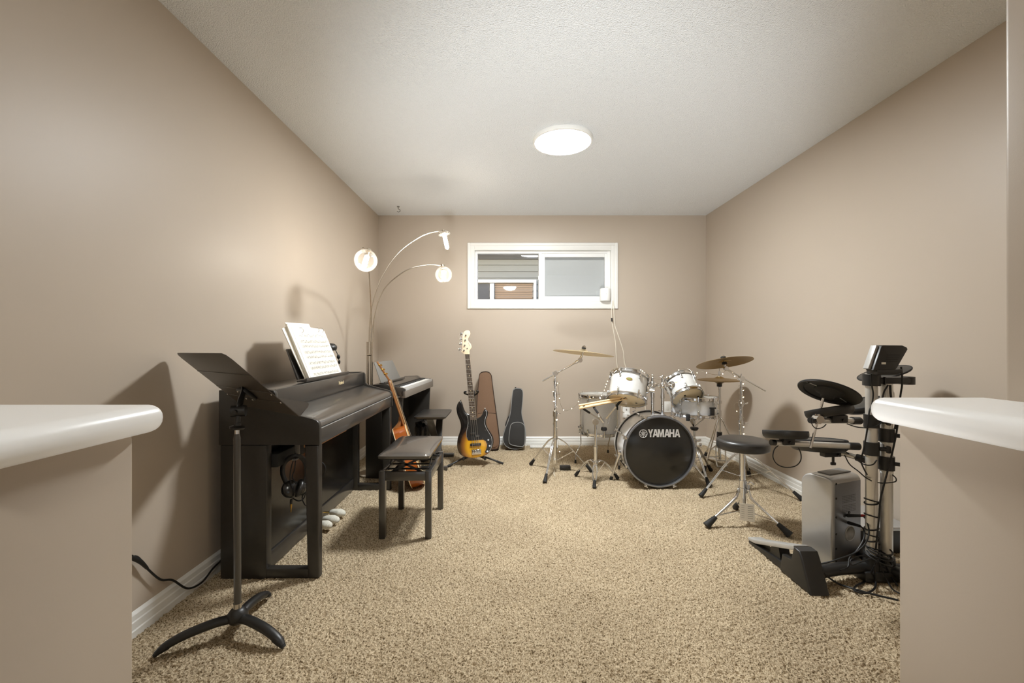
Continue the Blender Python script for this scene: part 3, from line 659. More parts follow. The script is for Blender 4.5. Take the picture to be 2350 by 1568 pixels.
for k, (A, c, R, ax) in enumerate(((A1,C1,0.0735,(0.1,0.45,0.9)), (A2,C2,0.0735,(-0.1,0,1)), (A3,C3,0,(-0.22,0.06,0.97)))):
    b = MB(); b.tube(A, 0.0048, 8, 6); am = b.build('arm', 'nickel', lp)
    ax = V(ax).normalized()
    if R:
        b = MB(); b.cyl(c+ax*(R-0.004), c+ax*(R+0.018), 0.022, 0.014, 20); b.cyl(c+ax*(R*0.5), c+ax*R, 0.012, n=14); b.build('socket', 'nickel', am)
        b = MB(); globe(b, c, R, ax); b.build('glass_globe', 'globe_glass', am, sm=80)
        b = MB(); b.tube([c+ax*(R*0.55), c+ax*(R*0.40), c-ax*(R*0.62), c-ax*(R*0.78)], [0.009,0.0155,0.0155,0.007], 14); b.build('bulb', 'bulb_warm', am)
    else:
        b = MB(); b.lathe([(0.012,0.022),(0.030,0.016),(0.048,0.0),(0.050,-0.010),(0.044,-0.012),(0.020,0.004),(0.012,0.006)], c, ax, 32, close=True); b.build('glass_collar', 'globe_glass', am, sm=60)
        b = MB(); b.cyl(c+ax*0.0, c+ax*0.03, 0.013, 0.011, 16); b.build('socket', 'nickel', am)
        b = MB(); b.tube([c, c-ax*0.01, c-ax*0.122, c-ax*0.135], [0.009,0.0155,0.0155,0.007], 14); b.build('bulb', 'bulb_warm', am)
# hook in the ceiling
hk = V((-1.10,4.33,ZC)); b = MB(); b.cyl(hk+V((0,0,-0.006)),hk,0.013,n=14); b.tube([hk, hk+V((0,0,-0.022)), hk+V((0.014,0,-0.032)), hk+V((0.018,0,-0.046)), hk+V((0.004,0,-0.056)), hk+V((-0.012,0,-0.048))],0.0035,8,5)
tag(b.build('ceiling_hook', 'grey_plastic'), 'small metal hook screwed into the ceiling near the back left corner', 'hook')
# ================================================================ acoustic guitar leaning in the gap between the pianos
gt0 = V((-0.640,3.325,0.012)); gtop = V((-1.000,3.42,0.99)); ga = (gtop-gt0).normalized(); GLn = (gtop-gt0).length
gn = V((1,0.20,0)); gn = (gn - ga*gn.dot(ga)).normalized(); gs = ga.cross(gn)
ag = thing('acoustic_guitar', 'orange brown acoustic guitar leaning upright in the gap behind the piano', 'guitar', gt0)
def gq(s, t, n=0.0): return gt0 + gs*s + ga*t + gn*n
half = [(0,0.0),(0.06,0.006),(0.115,0.028),(0.160,0.068),(0.180,0.118),(0.172,0.172),(0.140,0.225),(0.120,0.262),(0.122,0.305),(0.136,0.352),(0.134,0.400),(0.112,0.440),(0.075,0.462),(0.030,0.470)]
out = cr([V((s,t,0)) for s, t in half], 4); out = [(p.x,p.y) for p in out]; ol = out + [(-s,t) for s, t in reversed(out[1:])]
b = MB(); b.prism([gq(s,t,-0.002) for s, t in ol], gn*-0.096); b.build('body', 'guitar_side', ag, sm=35)
b = MB(); b.prism([gq(s*0.985,t*0.985+0.004,0.0015) for s, t in ol], gn*-0.004); sb = b.build('soundboard', 'spruce', ag, sm=30)
b = MB(); b.tube([gq(s*1.004,t,-0.001) for s, t in ol], 0.0032, 6, closed=True); b.tube([gq(s*1.004,t,-0.096) for s, t in ol], 0.003, 6, closed=True); b.build('binding', 'cream', ag)
b = MB(); b.torus(gq(0,0.325,0.002), gn, 0.05, 0.004, 32, 6); b.build('rosette', 'rosewood', sb); b = MB(); b.lathe([(0,0.0),(0.047,0.0),(0.047,0.002),(0,0.002)], gq(0,0.325,0.0012), gn, 32); b.build('sound_hole', 'black_matte', sb)
b = MB(); b.obox(gq(0,0.135,0.006), gs, ga, 0.15, 0.028, 0.010, 0.003); br = b.build('bridge', 'rosewood', ag); b = MB(); b.obox(gq(0,0.138,0.013), gs, ga, 0.075, 0.003, 0.006); b.build('saddle', 'cream', br)
b = MB(); b.prism([gq(-0.028,0.46,0.0), gq(0.028,0.46,0.0), gq(0.0225,0.835,0.0), gq(-0.0225,0.835,0.0)], gn*-0.020, 0.006); b.tube([gq(0,0.455,-0.088), gq(0,0.475,-0.055), gq(0,0.50,-0.026), gq(0,0.54,-0.012)], [0.022,0.021,0.02,0.016], 12, 5); nk = b.build('neck', 'neck_wood', ag, sm=60)
b = MB(); b.prism([gq(-0.029,0.38,0.007), gq(0.029,0.38,0.007), gq(0.0225,0.835,0.007), gq(-0.0225,0.835,0.007)], gn*-0.006); b.build('fretboard', 'fret_edge', nk)
hb = ga*0.97 - gn*0.24; hb.normalize(); hn = gs.cross(hb); hn = hn if hn.dot(gn) > 0 else -hn; h0 = gq(0,0.832,0.002)
b = MB(); b.prism([h0+gs*s+hb*t for s, t in ((-0.024,0),(0.024,0),(0.036,0.05),(0.037,0.165),(0.02,0.178),(-0.02,0.178),(-0.037,0.165),(-0.036,0.05))], hn*-0.015, 0.002); hd = b.build('headstock', 'neck_wood', ag)
for sd in (-1,1):
    for t in (0.06,0.10,0.14):
        b = MB(); q = h0+gs*(sd*0.036)+hb*t-hn*0.008; b.cyl(q, q+gs*(sd*0.016), 0.003, n=8); b.ball(q+gs*(sd*0.022), 0.009, (1,1,1), 10); b.cyl(h0+gs*(sd*0.024)+hb*t-hn*0.015, h0+gs*(sd*0.024)+hb*t+hn*0.010, 0.0045, n=8); b.build('tuning_peg', 'gold', hd)
b = MB()
for k in range(6):
    u = -0.026+0.0104*k; b.tube([gq(u,0.138,0.017), gq(u*0.66,0.835,0.011)], 0.0008, 5)
b.build('strings', 'chrome_soft', ag)
# ================================================================ bass guitar on its stand
GKb = 0.16
def GB(px, py, off=0.0):
    """zoomed photograph coordinates of the bass onto its leaning plane"""
    X_, Y_ = 1030 + px/4.752, 750 + py/4.752
    a, bb = (X_-CX)/FP, (CY-Y_)/FP
    d = (3.84 + GKb*(CH-0.05)) / (1 - GKb*bb)
    return V((a*d, d, CH + bb*d)) + GBn*off
GBn = V((0,-1,GKb)).normalized()
bs = thing('bass_guitar', 'sunburst four string bass guitar with black pickguard on a floor stand', 'guitar', GB(280,1425))
body = [(124,812),(104,828),(90,862),(85,900),(96,960),(116,1010),(131,1060),(131,1110),(117,1160),(101,1210),(93,1270),(96,1322),(112,1372),(142,1402),(190,1421),(260,1428),(330,1421),(400,1400),(450,1360),(478,1310),(489,1250),(481,1200),(456,1150),(426,1105),(409,1060),(410,1010),(424,970),(428,932),(416,911),(396,904),(380,916),(368,950),(348,978),(322,994),(300,996),(270,998),(232,962),(202,946),(178,922),(160,880),(150,842),(139,818)]
body = cr([V((x,y,0)) for x, y in body], 4, True)
# finish: yellow centre fading through brown to black edges, the guitar's own colours
m = bpy.data.materials.new('sunburst'); m.use_nodes = True; nt = m.node_tree; N = nt.nodes; L = nt.links; bb_ = N['Principled BSDF']
bb_.inputs['Roughness'].default_value = 0.18; bb_.inputs['Coat Weight'].default_value = 0.8; bb_.inputs['Coat Roughness'].default_value = 0.05
tc = N.new('ShaderNodeTexCoord'); mp = N.new('ShaderNodeMapping'); cS = GB(296,1295) - V(WP[bs.name])
mp.vector_type = 'POINT'; sx, sz = 1/0.165, 1/0.200
mp.inputs['Scale'].default_value = (sx, 0, sz); mp.inputs['Location'].default_value = (-cS.x*sx, 0, -cS.z*sz)
gr = N.new('ShaderNodeTexGradient'); gr.gradient_type = 'SPHERICAL'; rp = N.new('ShaderNodeValToRGB')
L.new(tc.outputs['Object'], mp.inputs['Vector']); L.new(mp.outputs[0], gr.inputs[0]); L.new(gr.outputs['Fac'], rp.inputs[0]); L.new(rp.outputs[0], bb_.inputs['Base Color'])
e = rp.color_ramp.elements; e[0].position = 0.0; e[0].color = rgb(16,14,14); e[1].position = 0.55; e[1].color = rgb(226,168,28)
k = e.new(0.14); k.color = rgb(40,26,20); k = e.new(0.34); k.color = rgb(150,98,44)
MATS['sunburst'] = m
b = MB(); b.prism([GB(p.x,p.y,0.020) for p in body], GBn*-0.040, 0.006, 3); bo = b.build('body', 'sunburst', bs, sm=40)
pgd = [(196,948),(228,966),(236,1018),(306,1018),(322,1000),(352,986),(374,956),(386,922),(400,912),(412,930),(408,970),(395,1010),(391,1060),(408,1106),(440,1158),(466,1205),(474,1258),(462,1320),(437,1366),(406,1378),(396,1362),(414,1322),(420,1282),(406,1246),(376,1230),(300,1236),(240,1240),(212,1238),(196,1200),(196,1150),(206,1100),(215,1050),(211,1000)]
pgc = [V((x,y,0)) for x, y in pgd]; cm = sum(pgc, V((0,0,0)))/len(pgc)
b = MB(); b.prism([GB(p.x+(2.2 if p.x > 300 else -2.2), p.y, 0.0215) for p in pgc], GBn*-0.002); pe = b.build('pickguard_edge', 'plastic_white', bo, sm=30)
b = MB(); b.prism([GB(p.x,p.y,0.0228) for p in pgc], GBn*-0.002); b.build('pickguard', 'black_gloss', bo, sm=30)
nk = [(180,303),(229,303),(304,1018),(236,1018)]
b = MB(); b.prism([GB(x,y,0.024) for x, y in nk], GBn*-0.018, 0.004); nko = b.build('neck', 'maple', bs)
b = MB(); b.prism([GB(x,y,0.0285) for x, y in nk], GBn*-0.005); b.build('fretboard', 'rosewood', nko)
def along(t, u): # t 0 nut .. 1 end, u -1..1
    xl = 180+(236-180)*t; xr = 229+(304-229)*t; return (xl+(xr-xl)*(u+1)/2, 303+715*t)
full = 34.0; scale_len = 1/0.685
for k in range(1, 21):
    t = (1 - 2**(-k/12)) / (1 - 2**(-20.6/12)); 
    if t > 1: break
    p, q = along(t,-0.99), along(t,0.99); b = MB(); b.tube([GB(*p,0.029), GB(*q,0.029)], 0.0021, 6); b.build('fret', 'chrome_soft', nko)
for k in (3,5,7,9,12,15,17,19):
    t = ((1-2**(-(k-0.5)/12))) / (1-2**(-20.6/12))
    for u in ((0,) if k != 12 else (-0.45,0.45)):
        p = along(t,u); b = MB(); b.lathe([(0,0.0009),(0.0036,0.0009),(0.0036,0)], GB(*p,0.0285), GBn, 12); b.build('position_dot', 'cream', nko)
hs = [(178,304),(152,288),(138,272),(150,252),(149,200),(151,150),(150,104),(164,62),(184,46),(210,42),(229,54),(236,80),(226,110),(212,132),(216,160),(240,190),(250,224),(240,246),(226,266),(226,304)]
hs = cr([V((x,y,0)) for x, y in hs], 4, True)
b = MB(); b.prism([GB(p.x,p.y,0.014) for p in hs], GBn*-0.014, 0.002); hd = b.build('headstock', 'maple', bs)
for (x0,y0,x1,y1) in ((188,100,132,80),(182,152,128,135),(176,208,124,185),(168,262,116,247)):
    b = MB(); b.cyl(GB(x0,y0,0.013), GB(x0,y0,0.026), 0.0085, 0.007, 14); p, q = GB(x0-12,y0-4,0.0), GB(x1,y1,0.0); b.cyl(p, q, 0.0035, n=8)
    d = (q-p).normalized(); b.obox(q, d, GBn.cross(d), 0.022, 0.026, 0.006, 0.0025); b.obox(GB(x0-4,y0,-0.003), d, GBn, 0.03, 0.006, 0.026, 0.002); b.build('tuning_peg', 'chrome', hd)
b = MB(); b.lathe([(0,0.004),(0.006,0.003),(0.007,0)], GB(201,241,0.014), GBn, 14); b.build('string_tree', 'chrome', hd)
text_mesh('maker_mark', 'Squier', 'ink', hd, GB(224,196,0.0146), GB(232,215)-GB(206,150), GB(235,178)-GB(215,190), 0.015, 0.0003, 0.0)
b = MB(); p = GB(204,302,0.029); b.obox(p, GB(229,303)-GB(180,303), GBn, 0.041, 0.006, 0.005, 0.001); b.build('nut', 'cream', nko)
for (x0,y0,x1,y1) in ((236,1152,288,1175),(286,1180,337,1204)):
    b = MB(); c = GB((x0+x1)/2,(y0+y1)/2,0.027); b.obox(c, GB(x1,y0)-GB(x0,y0), GBn, 0.042, 0.010, 0.020, 0.003); pk = b.build('pickup', 'black_plastic', bo)
    b = MB()
    for k in range(4): b.ball(GB(x0+8+12*k,(y0+y1)/2,0.032), 0.0022, n=8)
    b.build('pole_pieces', 'chrome', pk)
b = MB(); b.obox(GB(294,1284,0.027), GB(352,1268)-GB(236,1276), GBn, 0.096, 0.012, 0.022, 0.004); pk = b.build('pickup', 'black_plastic', bo)
b = MB()
for k in range(8): b.ball(GB(258+11*k,1284-0.8*k,0.0335), 0.0026, n=8)
b.build('pole_pieces', 'chrome', pk)
b = MB(); b.obox(GB(304,1364,0.024), GB(352,1350)-GB(252,1358), GBn, 0.082, 0.008, 0.044, 0.002)
for k in range(4): b.obox(GB(268+24*k,1366-2*k,0.031), GB(352,1350)-GB(252,1358), GBn, 0.014, 0.010, 0.034, 0.002)
b.build('bridge', 'chrome', bo)
for (x,y) in ((433,1232),(448,1296),(424,1355)):
    b = MB(); b.lathe([(0,0.018),(0.0075,0.018),(0.009,0.015),(0.009,0),(0,0)], GB(x,y,0.0225), GBn, 18); b.build('control_knob', 'chrome', bo)
for (x,y,ax) in ((132,812,(-0.2,-0.3,1)),(394,905,(0.1,-0.4,1))):
    b = MB(); b.cyl(GB(x,y,0), GB(x,y,0)+V(ax).normalized()*0.014, 0.004, 0.008, 12); b.build('strap_button', 'chrome', bo)
b = MB()
for k in range(4):
    u = -0.68+0.45*k; p = along(0,u); q = (268+24*k,1350); b.tube([GB(*p,0.0335), GB(*q,0.037)], 0.0017, 5)
b.build('strings', 'chrome_soft', bs)
b = MB()
for (x,y) in ((218,1086),(206,1212),(372,1216),(400,1128),(404,998),(396,926),(320,1003),(425,1270),(460,1330),(452,1222)): b.ball(GB(x,y,0.0232), 0.0026, n=8)
b.build('screws', 'chrome', bo)
# guitar stand
sd = thing('guitar_stand', 'black tubular guitar stand holding up the bass guitar', 'guitar stand', (-0.325,3.95,0))
hub = V((-0.322,3.965,0.075)); ctop = V((-0.33,4.10,0.62))
b = MB(); b.tube([hub+V((0,0,-0.02)), hub+V((0,0.03,0.2)), V((-0.328,4.085,0.60)), V((-0.335,4.07,0.615))], 0.010, 10, 5); b.build('upright', 'black_plastic', sd)
yl, yr, ym = GB(176,726,0.03), GB(318,716,0.03), GB(247,730,-0.03)
b = MB(); b.tube([yl+V((0.016,-0.012,0.012)), yl+V((0,-0.004,0.010)), yl+V((0,0.012,-0.004)), ym+V((-0.03,0.02,-0.012)), ym+V((0,0.03,-0.012)), ym+V((0.03,0.02,-0.012)), yr+V((0.0,0.012,-0.004)), yr+V((0.002,-0.004,0.010)), yr+V((-0.012,-0.012,0.012))], 0.0075, 10, 5); b.cyl(ym+V((0,0.03,-0.012)), V((-0.335,4.07,0.615)), 0.008, n=10); b.build('yoke', 'black_rubber', sd)
for f in (V((FL(1028,1072).x,FL(1028,1072).y,0.007)), V((FL(1152,1065).x,FL(1152,1065).y,0.007)), V((-0.31,4.33,0.007))):
    b = MB(); b.tube([hub, hub.lerp(f,0.5)+V((0,0,0.004)), f], 0.008, 10, 4); lg = b.build('leg', 'black_plastic', sd)
    b = MB(); d = (f-hub).normalized(); b.cyl(f-d*0.05, f+d*0.012, 0.010, n=12); b.build('rubber_foot', 'black_rubber', lg)
for (x,y) in ((166,1432),(392,1428)):
    p = GB(x,y,-0.03); p.z -= 0.008; q = GB(x,y,0.05); b = MB(); b.tube([hub+V((0,0,0.0)), V((p.x,p.y,p.z-0.004)), V((q.x,q.y,q.z-0.008)), V((q.x,q.y-0.004,q.z+0.016))], 0.0075, 10, 4); b.build('cradle_arm', 'black_rubber', sd)
# ================================================================ instrument cases leaning on the back wall
def lean(px, py, y0, k, off=0.0):
    X_, Y_ = 1030 + px/4.752, 750 + py/4.752; a, bb = (X_-CX)/FP, (CY-Y_)/FP
    d = (y0 + k*CH) / (1 - k*bb); n = V((0,-1,k)).normalized()
    return V((a*d, d, CH + bb*d)) + n*off
def case(name, label, cat, outline, y0, k, thick, front, sidem, pip, group=None):
    o_ = cr([V((x,y,0)) for x, y in outline], 4, True); n = V((0,-1,k)).normalized()
    base = lean(sum(p.x for p in o_)/len(o_), max(p.y for p in o_), y0, k)
    t = thing(name, label, cat, base, group); F = lambda p, off: lean(p.x, p.y, y0, k, off)
    cxx = sum(p.x for p in o_)/len(o_); cyy = sum(p.y for p in o_)/len(o_)
    b = MB(); b.prism([F(p,0.0) for p in o_], n*-thick, 0.012, 3); b.build('shell', sidem, t, sm=60)
    ins = [V((cxx+(p.x-cxx)*0.955, cyy+(p.y-cyy)*0.975, 0)) for p in o_]
    b = MB(); b.prism([F(p,0.004) for p in ins], n*-0.01, 0.004); fr = b.build('front_panel', front, t, sm=60)
    b = MB(); b.tube([F(V((cxx+(p.x-cxx)*0.965, cyy+(p.y-cyy)*0.982, 0)),0.004) for p in o_], 0.0035, 6, closed=True); b.build('piping', pip, t)
    return t, F, fr
brown = [(328,545),(334,512),(352,494),(380,486),(410,484),(440,494),(460,516),(468,545),(480,650),(500,800),(522,960),(545,1140),(556,1230),(553,1295),(536,1335),(510,1346),(430,1350),(350,1346),(312,1330),(296,1290),(294,1200),(297,1000),(302,850),(314,690)]
t, F_, fr = case('instrument_case', 'tall brown padded instrument case leaning on the wall behind the bass', 'instrument case', brown, 4.374, 0.17, 0.10, 'canvas_brown', 'canvas_dark', 'canvas_dark')
b = MB(); pk = [(318,948),(400,942),(512,948),(532,1100),(542,1220),(534,1290),(505,1318),(350,1318),(315,1295),(312,1150)]
b.prism([F_(V((x,y,0)),0.012) for x, y in pk], V((0,1,-0.17)).normalized()*0.012, 0.004); b.build('pocket', 'canvas_brown', t); b = MB(); b.tube([F_(V((x,y,0)),0.012) for x, y in ((318,948),(360,943),(400,942),(460,943),(512,948))], 0.0022, 6, 4); b.build('zip', 'canvas_dark', t)
uke = [(700,690),(714,676),(735,668),(765,668),(792,676),(806,694),(811,730),(808,800),(800,880),(797,940),(806,1000),(824,1060),(840,1130),(843,1200),(836,1275),(815,1318),(775,1336),(725,1341),(680,1337),(635,1318),(602,1285),(588,1235),(592,1180),(612,1110),(645,1030),(668,945),(680,850),(688,760)]
t, F_, fr = case('ukulele_case', 'small black padded gig bag with grey piping leaning on the back wall', 'instrument case', uke, 4.40, 0.12, 0.085, 'nylon_black', 'nylon_black', 'piping_grey')
pk = cr([V((x,y,0)) for x, y in [(668,1105),(682,1062),(720,1044),(765,1042),(805,1056),(826,1092),(830,1160),(828,1250),(815,1296),(790,1304),(730,1298),(680,1284),(658,1262),(656,1200)]], 3, True)
b = MB(); b.prism([F_(p,0.028) for p in pk], V((0,1,-0.12)).normalized()*0.026, 0.008); po = b.build('pocket', 'nylon_black', t); b = MB(); b.tube([F_(p,0.026) for p in pk], 0.0035, 6, closed=True); b.build('piping', 'piping_grey', po)
b = MB(); b.tube([F_(V((668,960,0)),-0.03), F_(V((640,1010,0)),-0.02), F_(V((620,1075,0)),-0.02), F_(V((632,1085,0)),-0.03)], 0.006, 8, 5); b.tube([F_(V((720,672,0)),-0.02),F_(V((728,664,0)),-0.02),F_(V((736,672,0)),-0.02)],0.005,8,4); b.build('strap', 'nylon_black', t)
# floor register by the back wall
b = MB(); p0, p1 = FL(1217,1029), FL(1281,1029); b.box(p0.x,p1.x,4.49,4.60,0.0,0.012,0.003); t = thing('floor_vent', 'white metal floor register on the carpet by the back wall', 'vent', ((p0.x+p1.x)/2,4.545,0)); b.build('frame', 'trim_white', t)
b = MB()
for k in range(9): b.box(p0.x+0.02+k*0.029,p0.x+0.036+k*0.029,4.505,4.585,0.010,0.0145,0.001)
b.build('louvres', 'trim_white', t)
# ================================================================ acoustic drum kit
def frame(a, view=(0,-1,0)):
    a = V(a).normalized(); v = V(view); e = (v - a*v.dot(a)).normalized(); return a, e, a.cross(e)
def drum(name, label, c, a, R, L, shell, nl=6, bot='drum_head', top='head_clear', badge=True, cat='drum', ph=0.35, hoop='chrome', lugrows=2, grp=None, topview=None, dots=False):
    a, e, f = frame(a, topview or (V((0,0,CH)) - V(c)).normalized()); c = V(c)
    t = thing(name, label, cat, c, grp)
    b = MB(); b.lathe([(R-0.006,0.0),(R,0.0),(R,L),(R-0.006,L)], c, a, 56, close=True); sh = b.build('shell', shell, t, sm=50)
    for nm, h, s in (('bottom_hoop',0.0,-1),('top_hoop',L,1)):
        b = MB(); o = c + a*h
        b.lathe([(R+0.001,-s*0.012),(R+0.010,-s*0.013),(R+0.011,-s*0.010),(R+0.006,-s*0.006),(R+0.006,s*0.010),(R+0.011,s*0.013),(R+0.010,s*0.016),(R+0.001,s*0.014)], o, a, 56, close=True); b.build(nm, hoop, t, sm=50)
    b = MB(); b.lathe([(0,-0.001),(R-0.004,-0.001),(R+0.001,0.002),(0,0.002)], c, a, 48); bh = b.build('bottom_head', bot, t)
    b = MB(); b.lathe([(0,L+0.001),(R-0.004,L+0.001),(R+0.001,L-0.002),(0,L-0.002)], c, a, 48); b.build('top_head', top, t)
    if dots:
        b = MB()
        for (x,y) in ((0.01,0.035),(0.018,0.008),(-0.075,-0.055)):
            b.lathe([(0,-0.003),(0.008,-0.003),(0.008,0)], c + f*-x + e*y, a, 14)
        b.build('felt_dots', 'black_matte', bh)
    for k in range(nl):
        t_ = ph + 2*PI*k/nl; r = e*math.cos(t_) + f*math.sin(t_); g = a.cross(r)
        for (h0, sg) in ((0.030,-1),(L-0.030,1)):
            b = MB(); b.obox(c + r*(R+0.007) + a*(h0 if lugrows == 2 else L/2), a, g, 0.034 if lugrows == 2 else 0.06, 0.015, 0.016, 0.005)
            he = 0.0 if sg < 0 else L
            b.cyl(c + r*(R+0.010) + a*h0, c + r*(R+0.010) + a*(he+sg*0.018), 0.0032, n=8)
            b.cyl(c + r*(R+0.010) + a*(he+sg*0.010), c + r*(R+0.010) + a*(he+sg*0.022), 0.0058, n=8)
            b.build('lug', 'chrome', t)
    if badge:
        ang = badge if isinstance(badge, float) else 0.0
        r = e*math.cos(ang) + f*math.sin(ang); g = a.cross(r); o = c + r*(R+0.0005) + a*(L*0.62)
        b = MB(); b.prism([o + g*(0.023*math.cos(q)) + a*(0.0115*math.sin(q)) - r*0.002 for q in [2*PI*i/28 for i in range(28)]], r*0.004); bd = b.build('badge', 'gold', sh)
        b = MB(); b.prism([o + g*(0.0185*math.cos(q)) + a*(0.0075*math.sin(q)) for q in [2*PI*i/28 for i in range(28)]], r*0.0026); b.build('badge_plate', 'badge_green', bd)
    return t, a, e, f
mat('badge_green', rgb(150,150,96), 0.3, metal=0.6, var=0.1)
# ---- bass drum
BR = 0.262; bc = V((1.118, 3.225, BR+0.014)); ba = V((0,1,0)); BL = 0.30
bd = thing('bass_drum', 'big white bass drum with a black front head lettered in white', 'drum', (bc.x, bc.y, 0))
b = MB(); b.lathe([(BR-0.014,0.02),(BR-0.006,0.02),(BR-0.006,BL-0.02),(BR-0.014,BL-0.02)], bc, ba, 72, close=True); bsh = b.build('shell', 'drum_silver', bd, sm=50)
for nm, y0, y1 in (('front_hoop',0.0,0.040),('rear_hoop',BL-0.04,BL)):
    b = MB(); b.lathe([(BR-0.008,y0),(BR+0.002,y0),(BR+0.004,y0+0.003),(BR+0.004,y1-0.003),(BR+0.002,y1),(BR-0.008,y1)], bc, ba, 80, close=True); h = b.build(nm, 'silver_back' if nm == 'front_hoop' else 'black_gloss', bd, sm=50)
    b = MB(); ym = (y0+y1)/2; b.lathe([(BR+0.003,ym-0.012),(BR+0.0055,ym-0.012),(BR+0.0055,ym+0.012),(BR+0.003,ym+0.012)], bc, ba, 80, close=True); b.build('inlay', 'black_gloss' if nm == 'front_hoop' else 'drum_silver', h, sm=50)
b = MB(); b.lathe([(0,0.012),(BR-0.014,0.012),(BR-0.0085,0.016),(BR-0.0085,0.02),(0,0.02)], bc, ba, 80); hd = b.build('front_head', 'black_head', bd)
b = MB(); b.lathe([(0,BL-0.012),(BR-0.016,BL-0.012),(BR-0.016,BL-0.016),(0,BL-0.016)], bc, ba, 64); b.build('rear_head', 'head_clear', bd)
b = MB(); b.torus(bc+V((0,0.011,0)), ba, BR-0.012, 0.0022, 80, 8); b.build('head_ring', 'black_satin', hd)
# lettering and ringed emblem of three crossed forks, on the head
oy = bc.y + 0.0105; us = 3.235/1000.0
def hp_(px, py): return V(((px-CX)*us, oy, CH-(py-CY)*us))
def letter(b, polys, x, y, w, h):
    for pl in polys: b.prism([hp_(x+p*w, y-q*h) for p, q in pl], (0,-0.0012,0))
LET = {'Y': [[(0,1),(0.30,1),(0.5,0.64),(0.7,1),(1,1),(0.64,0.42),(0.64,0),(0.36,0),(0.36,0.42)]],
 'A': [[(0,0),(0.34,1),(0.66,1),(1,0),(0.73,0),(0.67,0.2),(0.33,0.2),(0.27,0)]],
 'M': [[(0,0),(0,1),(0.31,1),(0.5,0.42),(0.69,1),(1,1),(1,0),(0.77,0),(0.77,0.66),(0.58,0),(0.42,0),(0.23,0.66),(0.23,0)]],
 'H': [[(0,0),(0,1),(0.30,1),(0.30,0.61),(0.70,0.61),(0.70,1),(1,1),(1,0),(0.70,0),(0.70,0.40),(0.30,0.40),(0.30,0)]]}
b = MB(); x = 1487.0
for ch, w in (('Y',12.0),('A',12.6),('M',14.2),('A',12.6),('H',11.4),('A',12.6)):
    pl = LET[ch]
    if ch == 'A':
        pl = [[(0,0),(0.34,1),(0.5,1),(0.5,0.8),(0.385,0.38),(0.5,0.38),(0.5,0.2),(0.33,0.2),(0.27,0)], [(1,0),(0.66,1),(0.5,1),(0.5,0.8),(0.615,0.38),(0.5,0.38),(0.5,0.2),(0.67,0.2),(0.73,0)]]
    letter(b, pl, x, 1003.5, w, 18.0); x += w + (-1.0 if ch in 'YA' else 0.7)
b.build('maker_lettering', 'print_white', hd, sm=0)
b = MB(); ec = hp_(1476.3, 995.5); er = 9.6*us
b.torus(ec, (0,1,0), er*0.93, er*0.07, 40, 8)
for k in range(3):
    q = PI/2 + k*2*PI/3; d = V((math.cos(q),0,math.sin(q))); g = V((-d.z,0,d.x))
    b.obox(ec - d*er*0.2, d, g, er*1.15, er*0.13, 0.0014)
    for s in (-1,1): b.obox(ec + d*er*0.48 + g*(s*er*0.17), d, g, er*0.55, er*0.11, 0.0014)
    b.obox(ec + d*er*0.22, d, g, er*0.12, er*0.45, 0.0014); b.lathe([(0,0.0007),(er*0.12,0.0007),(er*0.12,-0.0007),(0,-0.0007)], ec - d*er*0.78, (0,1,0), 12)
b.build('maker_emblem', 'print_white', hd, sm=0)
for k in range(8):
    q = PI/8 + k*PI/4; r = V((math.cos(q),0,math.sin(q))); g = V((0,1,0)).cross(r)
    for (yh, yl, s) in ((0.02,0.085,1),(BL-0.02,BL-0.085,-1)):
        b = MB(); b.obox(bc + r*(BR+0.007) + V((0,yh,0)), (0,1,0), g, 0.046, 0.020, 0.010, 0.003); b.cyl(bc + r*(BR+0.013)+V((0,yh-s*0.03,0)), bc + r*(BR+0.004)+V((0,yl,0)), 0.0035, n=8)
        b.obox(bc + r*(BR+0.003) + V((0,yl+s*0.012,0)), (0,1,0), g, 0.04, 0.016, 0.016, 0.005)
        b.obox(bc + r*(BR+0.014) + V((0,yh-s*0.028,0)), g, (0,1,0), 0.028, 0.006, 0.008, 0.002); b.build('claw', 'chrome', bd)
for s, foot in ((-1, FL(1403,1101)), (1, FL(1629,1116))):
    foot = V((foot.x, foot.y, 0.012)); p0 = bc + V((s*(BR-0.01), 0.16, -0.0)); p0.z = 0.235 if s < 0 else 0.22
    b = MB(); d = (foot-p0).normalized(); b.cyl(p0 - d*0.05, foot - d*0.0, 0.0085, n=12); b.cyl(p0 - d*0.055, p0 + d*0.13, 0.0115, n=12); lg = b.build('spur_leg', 'chrome', bd)
    b = MB(); b.cyl(foot - d*0.018, foot + d*0.012, 0.010, 0.013, 14); b.build('rubber_foot', 'black_rubber', lg)
    b = MB(); b.cyl(p0 + V((-s*0.008,0,0)), p0 + V((s*0.024,0,0)), 0.026, 0.022, 20); b.build('spur_bracket', 'chrome', bd)
